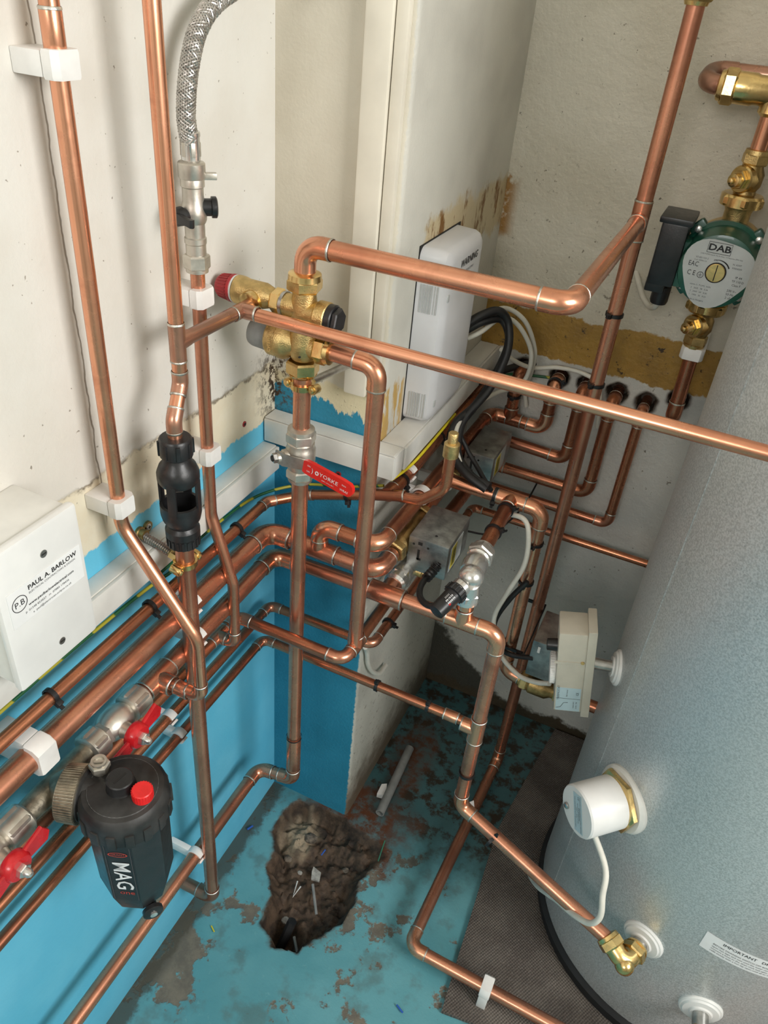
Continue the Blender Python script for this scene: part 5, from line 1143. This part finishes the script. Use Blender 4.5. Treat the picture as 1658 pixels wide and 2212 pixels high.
MB().lathe((0.432, py, 1.256), X, [(0, 0.0150), (0.012, 0.0160), (0.014, 0.0180), (0.034, 0.0180), (0.038, 0.0165), (0.060, 0.0165), (0.064, 0.0150), (0.11, 0.0150)], 28).lathe((px, py, 1.256), NZ, [(0, 0.0150), (0.014, 0.0150), (0.022, 0.0160), (0.026, 0.012)], 24).build('body', 'brass', gv)
MB().hexnut((0.430, py, 1.256), X, 0.016, 0.0205, 0.4).lathe((0.424, py, 1.256), X, [(0, 0.0115), (0.002, 0.0165), (0.007, 0.0180)], 24).build('compression_nut', 'brass', gv)
run('corroded copper return pipe looping back to the wall above the pump', [(0.436, py, 1.256), (0.408, py, 1.256), (0.412, 0.378, 1.268), (0.75, 0.378, 1.272)], D22, 'nn', 'copper_burnt')

# ------------------------------------------------------------------ hot water cylinder
ccx, ccy, cr = 0.768, 0.104, 0.241
cy = thing('hot_water_cylinder', 'large silver-grey hot water cylinder filling the right side', 'water cylinder', (ccx, ccy, 0.008))
MB().lathe((ccx, ccy, 0.030), Z, [(0, cr - 0.002), (0.001, cr), (1.41, cr), (1.435, cr - 0.008), (1.45, cr - 0.03), (1.47, cr - 0.14)], 128).build('jacket', 'silver_jacket', cy, angle=30)
MB().lathe((ccx, ccy, 0.008), Z, [(0, cr + 0.006), (0.020, cr + 0.008), (0.026, cr + 0.002), (0.0265, cr - 0.01)], 96).build('base_ring', 'rubber', cy)
def cpt(ang, z, out=0.0):
    a = math.radians(ang); return V((ccx + (cr + out) * math.cos(a), ccy + (cr + out) * math.sin(a), z))
def cn(ang): a = math.radians(ang); return V((math.cos(a), math.sin(a), 0))
def ctan(ang): a = math.radians(ang); return V((-math.sin(a), math.cos(a), 0))
MB().box(cpt(-152.6, 0.74, 0.0003), (0.0012, 0.0025, 1.40), Matrix.Rotation(math.radians(-152.6), 3, 'Z')).build('seam', 'silver_jacket', cy)
def curved_label(a0, a1, z00, z01, z10, z11, out, mat, parent, n=20, name='label'):
    vs = []; fs = []
    for i in range(n + 1):
        t = i / n; a = a0 + (a1 - a0) * t
        vs += [cpt(a, z00 + (z10 - z00) * t, out), cpt(a, z01 + (z11 - z01) * t, out)]
    for i in range(n): fs.append([2 * i, 2 * i + 2, 2 * i + 3, 2 * i + 1])
    return MB().add(vs, fs).build(name, mat, parent)
lbl = curved_label(-95.6, -55, 0.305, 0.342, 0.274, 0.311, 0.0006, 'paper', cy, name='instruction_label')
def lwarp(a0, z0, sl):
    return lambda x, y: cpt(a0 + math.degrees(x / cr), z0 + y + sl * x, 0.0010)
SL = -0.031 / (cr * math.radians(40.6))
text(lbl, 'IMPORTANT   DRAIN DOWN PROCEDURE', 0.0080, (0, 0, 0), X, Z, 'ink', 'LEFT', warp=lwarp(-90, 0.3305, SL))
for i, s_ in enumerate(('BEFORE DRAINING SWITCH OFF BOILER AND IMMERSION HEATERS', 'open hot taps and wait until the water runs cold then close inlet valve', 'connect a hose to the drain cock and open the relief valve by hand', 'refill slowly with a hot tap open until all air has been expelled')):
    text(lbl, s_, 0.0044, (0, 0, 0), X, Z, 'grey_ink', 'LEFT', warp=lwarp(-92.5, 0.3235 - 0.0050 * i, SL))
# bosses
def boss(ang, z, r=0.030):
    b = MB().lathe(cpt(ang, z, -0.003), cn(ang), [(0, r), (0.004, r), (0.006, r * 0.95), (0.0066, r * 0.88), (0.009, r * 0.82), (0.010, r * 0.55), (0.012, 0.0145)], 40).build('boss_flange', 'white_plastic', cy)
    return b
b1 = boss(-110.1, 0.240); b2 = boss(-84.8, 0.164)
for ang, z in ((-110.1, 0.240), (-84.8, 0.164)): MB().lathe(cpt(ang, z, 0.004), cn(ang), [(0, 0.0112), (0.034, 0.0112)], 24).build('boss_stub', 'steel', cy)
b3 = boss(-166.0, 0.560, 0.026)
# brass elbow to the lower coil connection
be = thing('brass_elbow', 'brass compression elbow joining sloping copper pipe to the cylinder', 'pipe fitting', (0.665, -0.163, 0.235))
n1_ = cn(-110.1); ec = cpt(-110.1, 0.241, 0.052); dpipe = (V((0.640, -0.154, 0.252)) - ec).normalized()
ap_, L_ = arc(ec, -dpipe, -n1_, 0.012, 8)
MB().tube([ap_[0] + dpipe * 0.010] + ap_ + [ap_[-1] - n1_ * 0.008], 0.0135, 24).sphere(ec - (dpipe - n1_) * 0.0 + (-dpipe + n1_).normalized() * 0.001, 0.0135, 20).build('body', 'brass', be)
MB().hexnut(ap_[0] + dpipe * 0.008, dpipe, 0.014, 0.0178).lathe(ap_[0] + dpipe * 0.021, dpipe, [(0, 0.0165), (0.005, 0.0155), (0.006, 0.0110)], 24).build('compression_nut', 'brass', be)
MB().hexnut(ap_[-1] - n1_ * 0.004, -n1_, 0.013, 0.0178).lathe(ap_[-1] - n1_ * 0.016, -n1_, [(0, 0.0165), (0.004, 0.0155), (0.005, 0.0118)], 24).build('compression_nut', 'brass', be)
dn = thing('brass_fitting', 'brass compression nut on lowest cylinder boss at bottom right', 'pipe fitting', cpt(-84.8, 0.15, 0.04))
n2_ = cn(-84.8); MB().hexnut(cpt(-84.8, 0.164, 0.030), n2_, 0.016, 0.0185).lathe(cpt(-84.8, 0.164, 0.045), n2_, [(0, 0.0150), (0.02, 0.0150), (0.03, 0.0120)], 24).build('nut', 'brass_dull', dn)
# immersion heater
ih = thing('immersion_heater', 'white round immersion heater cap on a brass hexagon', 'immersion heater', cpt(-135.9, 0.395, 0.03))
hn_ = cn(-135.9); hc = cpt(-135.9, 0.435, 0.0)
MB().lathe(hc - hn_ * 0.006, hn_, [(0, 0.047), (0.008, 0.047), (0.012, 0.044), (0.0125, 0.036)], 48).build('flange', 'trunking_plastic', ih)
MB().hexnut(hc + hn_ * 0.006, hn_, 0.010, 0.0435, 0.25).build('hexagon', 'brass', ih)
hcap = MB().lathe(hc + hn_ * 0.015, hn_, [(0, 0.0350), (0.001, 0.0362), (0.056, 0.0362), (0.0585, 0.0345), (0.059, 0.030)], 56).build('cap', 'white_plastic', ih, angle=30)
hf = hc + hn_ * 0.0743; ht_ = ctan(-135.9)
lr = (ht_ * 0.45 + Z * -0.90).normalized() ; lu = hn_.cross(lr) * 1
axm = Matrix((lr, lu, hn_)).transposed()
hl = MB().box(hf + lu * 0.004, (0.056, 0.019, 0.0004), axm).build('rating_label', 'blue_paper', hcap)
for i, s_ in enumerate(('WARNING DISCONNECT SUPPLY BEFORE', 'IMMERSION', 'REMOVING THE COVER', '240V ~  3kW', 'THIS APPLIANCE MUST BE EARTHED')):
    text(hl, s_, 0.0028 if i != 1 else 0.0036, hf + lu * (0.0100 - 0.0030 * i) + hn_ * 0.0003, lr, lu, 'ink' if i == 1 else 'grey_ink')
text(hl, 'CE', 0.0045, hf + lu * 0.006 - lr * 0.0225 + hn_ * 0.0003, lr, lu, 'ink')
scp = hf - ht_ * 0.019 - Z * 0.012
MB().lathe(scp - hn_ * 0.002, hn_, [(0, 0.0050), (0.004, 0.0048), (0.0055, 0.0036), (0.006, 0.0020)], 18).build('cap_screw', 'screw', hcap)
tag(MB().tube(smoothpath([hc + hn_ * 0.045 - Z * 0.034, (0.600, -0.132, 0.372), (0.608, -0.156, 0.345), (0.614, -0.168, 0.318), (0.606, -0.168, 0.292), (0.585, -0.152, 0.268), (0.560, -0.120, 0.232), (0.530, -0.06, 0.15), (0.512, 0.02, 0.05), (0.508, 0.06, 0.012)], 8), 0.0042, 14).build('heater_flex', 'white_cable'), 'white flex drooping from the immersion heater cap', 'cable')
# cylinder thermostat
th = thing('cylinder_thermostat', 'beige cylinder thermostat box with white dial and small label', 'thermostat', cpt(-166, 0.47, 0.05))
tn, tt_ = cn(-166), ctan(-166); tz = 0.557
if tt_.y > 0: tt_ = -tt_
MB().lathe(cpt(-166, 0.560, 0.004), tn, [(0, 0.0085), (0.034, 0.0085)], 20).build('stem', 'steel', th)
tU = (Z + tn * 0.15).normalized(); tn = (tn - Z * 0.15).normalized()
tax = Matrix((tn, tt_, tU)).transposed()
tc = cpt(-166, tz, 0.034)
MB().box(tc + tn * 0.006, (0.012, 0.052, 0.164), tax, 0.0015).build('back_plate', 'beige_plastic', th)
tb2 = MB().box(tc + tn * 0.031, (0.039, 0.048, 0.150), tax, 0.0025, taper=None).build('cover', 'beige_plastic', th)
MB().box(tc + tn * 0.034 + tt_ * 0.0243 + tU * 0.022, (0.0395, 0.0012, 0.004), tax).build('cover_ridge', 'beige_plastic', tb2)
dlc = tc + tn * 0.0505 + tU * 0.0 - tt_ * 0.002
dl = MB().lathe(dlc - tU * 0.014, tn, [(0, 0.0215), (0.001, 0.0225), (0.008, 0.0225), (0.009, 0.0205)], 40).build('dial', 'white_plastic', tb2)
dr = MB()
d_, u_, w_ = frame(tn)
for i in range(36):
    a = i * math.pi / 18; e = u_ * math.cos(a) + w_ * math.sin(a); dr.tube([dlc - tU * 0.014 + tn * 0.0015 + e * 0.0225, dlc - tU * 0.014 + tn * 0.0075 + e * 0.0225], 0.0006, 5)
dr.build('dial_ribs', 'white_plastic', dl)
for i, s_ in enumerate(('30', '40', '50', '60', '70', '80')):
    a = math.radians(20 + 55 * i); e = tt_ * math.cos(a) + tU * math.sin(a); text(dl, s_, 0.0050, dlc - tU * 0.014 + tn * 0.0092 + e * 0.0155, tt_, tU, 'ink')
MB().lathe(dlc + tU * 0.030, tn, [(0, 0.0095), (0.014, 0.0085), (0.015, 0.007)], 20).build('knob', 'black_plastic', tb2)
MB().lathe(tc + tn * 0.016 + tt_ * 0.0246 + tU * 0.024, tt_, [(0, 0.0028), (0.001, 0.0024)], 14).build('screw', 'brass', tb2)
lfc = tc + tn * 0.031 + tt_ * 0.0242 - tU * 0.050
lk = MB().box(lfc, (0.034, 0.0004, 0.046), tax).build('data_label', 'blue_paper', tb2)
for dz, w in ((0.0018, 0.034),): MB().box(lfc + tU * dz + tt_ * 0.0003, (w, 0.0002, 0.0004), tax).build('label_line', 'ink', lk)
tl = lambda s_, sz, a, dz, m='ink': text(lk, s_, sz, lfc - tn * a + tU * dz + tt_ * 0.0004, tU, tn, m)
tl('THERMOSTAT', 0.0045, -0.0140, 0.0125); tl('TBC Series', 0.0032, -0.002, 0.0125, 'grey_ink'); tl('CE', 0.0052, 0.0125, 0.0125); tl('-16(4)A 250V', 0.0026, 0.008, -0.0105, 'grey_ink'); tl('20-90 C  T85', 0.0026, 0.012, -0.0105, 'grey_ink')
MB().tube([lfc + tn * 0.016 + tU * -0.018 + tt_ * 0.0004, lfc + tn * 0.010 + tU * -0.016 + tt_ * 0.0004, lfc + tn * 0.006 + tU * -0.007 + tt_ * 0.0004, lfc + tn * 0.000 + tU * -0.006 + tt_ * 0.0004], 0.0003, 6).build('switch_symbol', 'ink', lk)

# ------------------------------------------------------------------ cables
def cable(label, pts, r, mat, name='cable', n=8):
    return tag(MB().tube(smoothpath(pts, n), r, 12).build(name, mat), label, 'cable')
cable('thick black cable bundle, outer one, looping out beside the white cover', [(0.185, 0.222, 0.925), (0.200, 0.236, 0.938), (0.220, 0.258, 0.944), (0.236, 0.268, 0.925), (0.246, 0.252, 0.886), (0.236, 0.222, 0.836), (0.217, 0.180, 0.800), (0.222, 0.150, 0.772), (0.233, 0.138, 0.755), (0.262, 0.118, 0.746), (0.290, 0.112, 0.744)], 0.0062, 'black_cable')
cable('thick black cable bundle, inner one, following close under the white cover', [(0.185, 0.230, 0.915), (0.204, 0.244, 0.928), (0.226, 0.268, 0.928), (0.243, 0.262, 0.900), (0.238, 0.238, 0.856), (0.224, 0.205, 0.815), (0.210, 0.168, 0.798), (0.212, 0.143, 0.780), (0.231, 0.125, 0.760), (0.255, 0.110, 0.752), (0.287, 0.107, 0.740)], 0.0060, 'black_cable')
cable('slim black cable crossing front of the rear grey actuator', [(0.226, 0.200, 0.812), (0.218, 0.165, 0.790), (0.234, 0.160, 0.765), (0.255, 0.150, 0.748), (0.275, 0.130, 0.742), (0.293, 0.112, 0.738)], 0.0036, 'black_cable')
cable('white cable loop, innermost beside the white cover, dropping to the capped pipe', [(0.190, 0.225, 0.905), (0.206, 0.240, 0.915), (0.222, 0.280, 0.927), (0.246, 0.300, 0.912), (0.268, 0.320, 0.866), (0.262, 0.330, 0.812), (0.232, 0.285, 0.803), (0.216, 0.205, 0.806), (0.214, 0.162, 0.796), (0.222, 0.140, 0.776), (0.236, 0.128, 0.758)], 0.0036, 'white_cable')
cable('white cable loop, outermost, dropping towards the wall holes', [(0.185, 0.232, 0.92), (0.200, 0.242, 0.928), (0.219, 0.290, 0.938), (0.248, 0.320, 0.915), (0.268, 0.340, 0.866), (0.266, 0.360, 0.822), (0.256, 0.388, 0.775), (0.262, 0.394, 0.74)], 0.0036, 'white_cable')
cable('white cable crossing the mouths of the wall holes behind the riser', [(0.220, 0.318, 0.862), (0.236, 0.345, 0.838), (0.262, 0.380, 0.818), (0.303, 0.392, 0.8245), (0.345, 0.394, 0.824), (0.372, 0.392, 0.812), (0.384, 0.384, 0.775), (0.388, 0.39, 0.74)], 0.0036, 'white_cable')
cable('black cable running back to the wall between cover and wall holes', [(0.190, 0.30, 0.80), (0.210, 0.350, 0.806), (0.240, 0.392, 0.812), (0.262, 0.412, 0.815)], 0.0060, 'black_cable')
cable('green and yellow earth wire in shade at the back wall', [(0.200, 0.33, 0.797), (0.228, 0.372, 0.800), (0.262, 0.392, 0.799), (0.29, 0.40, 0.80)], 0.0024, 'earth_cable')
cable('green and yellow earth wire along the pipe under the trunking', [(0.012, -1.4, 0.7425), (0.012, -0.6, 0.7425), (0.012, -0.42, 0.742), (0.016, -0.31, 0.742), (0.026, -0.272, 0.748), (0.046, -0.266, 0.772), (0.056, -0.272, 0.788)], 0.0021, 'earth_cable')
cable('green and yellow earth wire tied behind the pipe towards the pier corner', [(0.012, -0.285, 0.742), (0.012, -0.16, 0.742), (0.020, -0.078, 0.740), (0.056, -0.0205, 0.7390), (0.120, -0.0165, 0.7560), (0.178, -0.0165, 0.778)], 0.0021, 'earth_cable')
cable('yellow earth wire under the trunking edge along the pier side', [(0.190, -0.022, 0.7945), (0.1975, 0.02, 0.7950), (0.1985, 0.08, 0.7945), (0.196, 0.20, 0.7930)], 0.0022, 'yellow_cable')
cable('white thermostat cable hanging beside the right riser', [(0.312, 0.112, 0.706), (0.348, 0.106, 0.712), (0.362, 0.100, 0.690), (0.366, 0.096, 0.640), (0.352, 0.090, 0.585), (0.342, 0.085, 0.530), (0.362, 0.080, 0.474), (0.400, 0.066, 0.456), (0.430, 0.050, 0.470), (0.452, 0.036, 0.492)], 0.0038, 'white_cable')
cable('black cable bowing out left of the right riser above the thermostat', [(0.375, 0.108, 0.604), (0.356, 0.100, 0.566), (0.342, 0.098, 0.516), (0.350, 0.098, 0.474), (0.375, 0.106, 0.452), (0.412, 0.106, 0.462)], 0.0042, 'black_cable')
cable('white pump cable dipping from terminal box to the back wall', [(0.431, 0.294, 1.000), (0.428, 0.306, 0.984), (0.418, 0.340, 0.972), (0.402, 0.372, 0.975), (0.386, 0.400, 0.990), (0.378, 0.412, 1.00)], 0.0040, 'white_cable')
cable('thin dark wire from rear of first grey actuator to back wall', [(0.280, 0.05, 0.700), (0.300, 0.15, 0.640), (0.310, 0.30, 0.60), (0.312, 0.402, 0.605)], 0.0016, 'black_cable')
cable('white cable curling off pier edge under the copper bends', [(0.172, -0.012, 0.470), (0.1675, 0.008, 0.440), (0.167, 0.018, 0.405), (0.169, 0.036, 0.370), (0.171, 0.066, 0.338), (0.169, 0.10, 0.325)], 0.0040, 'white_cable')

# ------------------------------------------------------------------ odds and ends on the floor
gp_ = thing('plastic_pipe', 'grey plastic pipe stub lying in the back corner', 'pipe', (0.213, 0.1, 0.004))
MB().ring((0.219, 0.026, 0.0135), V((-0.008, 0.160, 0.004)), 0.0066, 0.0086, 0, 0.165, 24).build('tube', 'grey_plastic', gp_)
MB().lathe((0.2183, 0.040, 0.0139), V((-0.008, 0.160, 0.004)), [(0, 0.0066), (0.001, 0.0066)], 20).build('bore', 'dark_slot', gp_)
def shard(name, label, pts, z, h, mat, cat='debris'):
    return tag(MB().prism(pts, (0, 0, z), X, Y, Z, h).build(name, mat), label, cat)
shard('plaster_chip', 'white plaster chip against the grey pipe stub', [(0.196, 0.062), (0.214, 0.066), (0.209, 0.078), (0.204, 0.092), (0.195, 0.086)], 0.003, 0.012, 'clip_plastic')
shard('plaster_flake', 'white flake lying in the middle of the pit', [(0.150, -0.108), (0.168, -0.112), (0.173, -0.128), (0.158, -0.131), (0.152, -0.118)], -0.026, 0.004, 'concrete_bit')
shard('plastic_scrap', 'white paper scrap behind the elbow of the lower upright pipe', [(0.393, -0.066), (0.398, -0.060), (0.4035, -0.0725), (0.402, -0.0745)], 0.272, 0.018, 'paper', 'scrap')
def stick(name, label, a, b, r, mat, mid=None):
    P = [a, mid, b] if mid else [a, b]
    return tag(MB().tube(P, r, 8).build(name, mat), label, 'offcut')
stick('cable_offcut', 'bent white cable offcut in the pit', (0.138, -0.146, -0.022), (0.148, -0.152, -0.022), 0.0014, 'white_plastic', (0.146, -0.176, -0.020))
stick('wall_plug', 'grey wall plug lying in the pit', (0.166, -0.140, -0.018), (0.196, -0.180, -0.028), 0.0026, 'grey_plastic')
stick('wall_plug', 'second grey wall plug near the front of the pit', (0.178, -0.226, -0.040), (0.196, -0.246, -0.042), 0.0026, 'grey_plastic')
stick('rubber_stub', 'dark rubber stub standing in the deep front of the pit', (0.158, -0.240, -0.075), (0.166, -0.212, -0.022), 0.0085, 'rubber')
stick('wire_offcut', 'blue wire offcut on the floor by the left wall', (0.012, -0.115, 0.004), (0.017, -0.104, 0.004), 0.0018, 'blue_wire')
stick('wire_offcut', 'small blue wire offcut in upper part of the pit', (0.152, -0.082, -0.022), (0.154, -0.070, -0.020), 0.0014, 'blue_wire')
stick('wire_offcut', 'blue wire offcut on the floor near the carpet corner', (0.385, -0.262, 0.004), (0.398, -0.268, 0.004), 0.0014, 'blue_wire')
stick('wire_offcut', 'green wire offcut standing beside the pit', (0.256, -0.058, 0.004), (0.252, -0.022, 0.016), 0.0012, 'green_wire')
stick('wire_offcut', 'yellow wire offcut on bare patch by the left wall', (0.056, -0.292, 0.003), (0.066, -0.298, 0.003), 0.0011, 'yellow_cable')
for i, (x, y, r, lab) in enumerate(((0.118, -0.062, 0.013, 'rough stone on the pale mortar lump in the pit'), (0.098, -0.112, 0.008, 'dark stone on left shoulder of the pit'), (0.205, -0.085, 0.007, 'reddish brick bit at right of the pit'), (0.130, -0.122, 0.005, 'small pale pebble at left in the pit'), (0.150, -0.205, 0.009, 'pale stone above the rubber stub'))):
    b = MB().sphere((0, 0, 0), r, 10, (1.0, 0.8, 0.6)); z = -pit(x, y)[0] + r * 0.3
    b.v = [V((x, y, z)) + v * (1 + 0.25 * mnoise.noise(v * 180 + V((i, 0, 0)))) for v in b.v]
    tag(b.build('stone', 'concrete_bit' if i in (3, 4) else 'stone', angle=20), lab, 'stone')
finish_texts()
for o in bpy.data.objects:
    if '_org' in o: del o['_org']
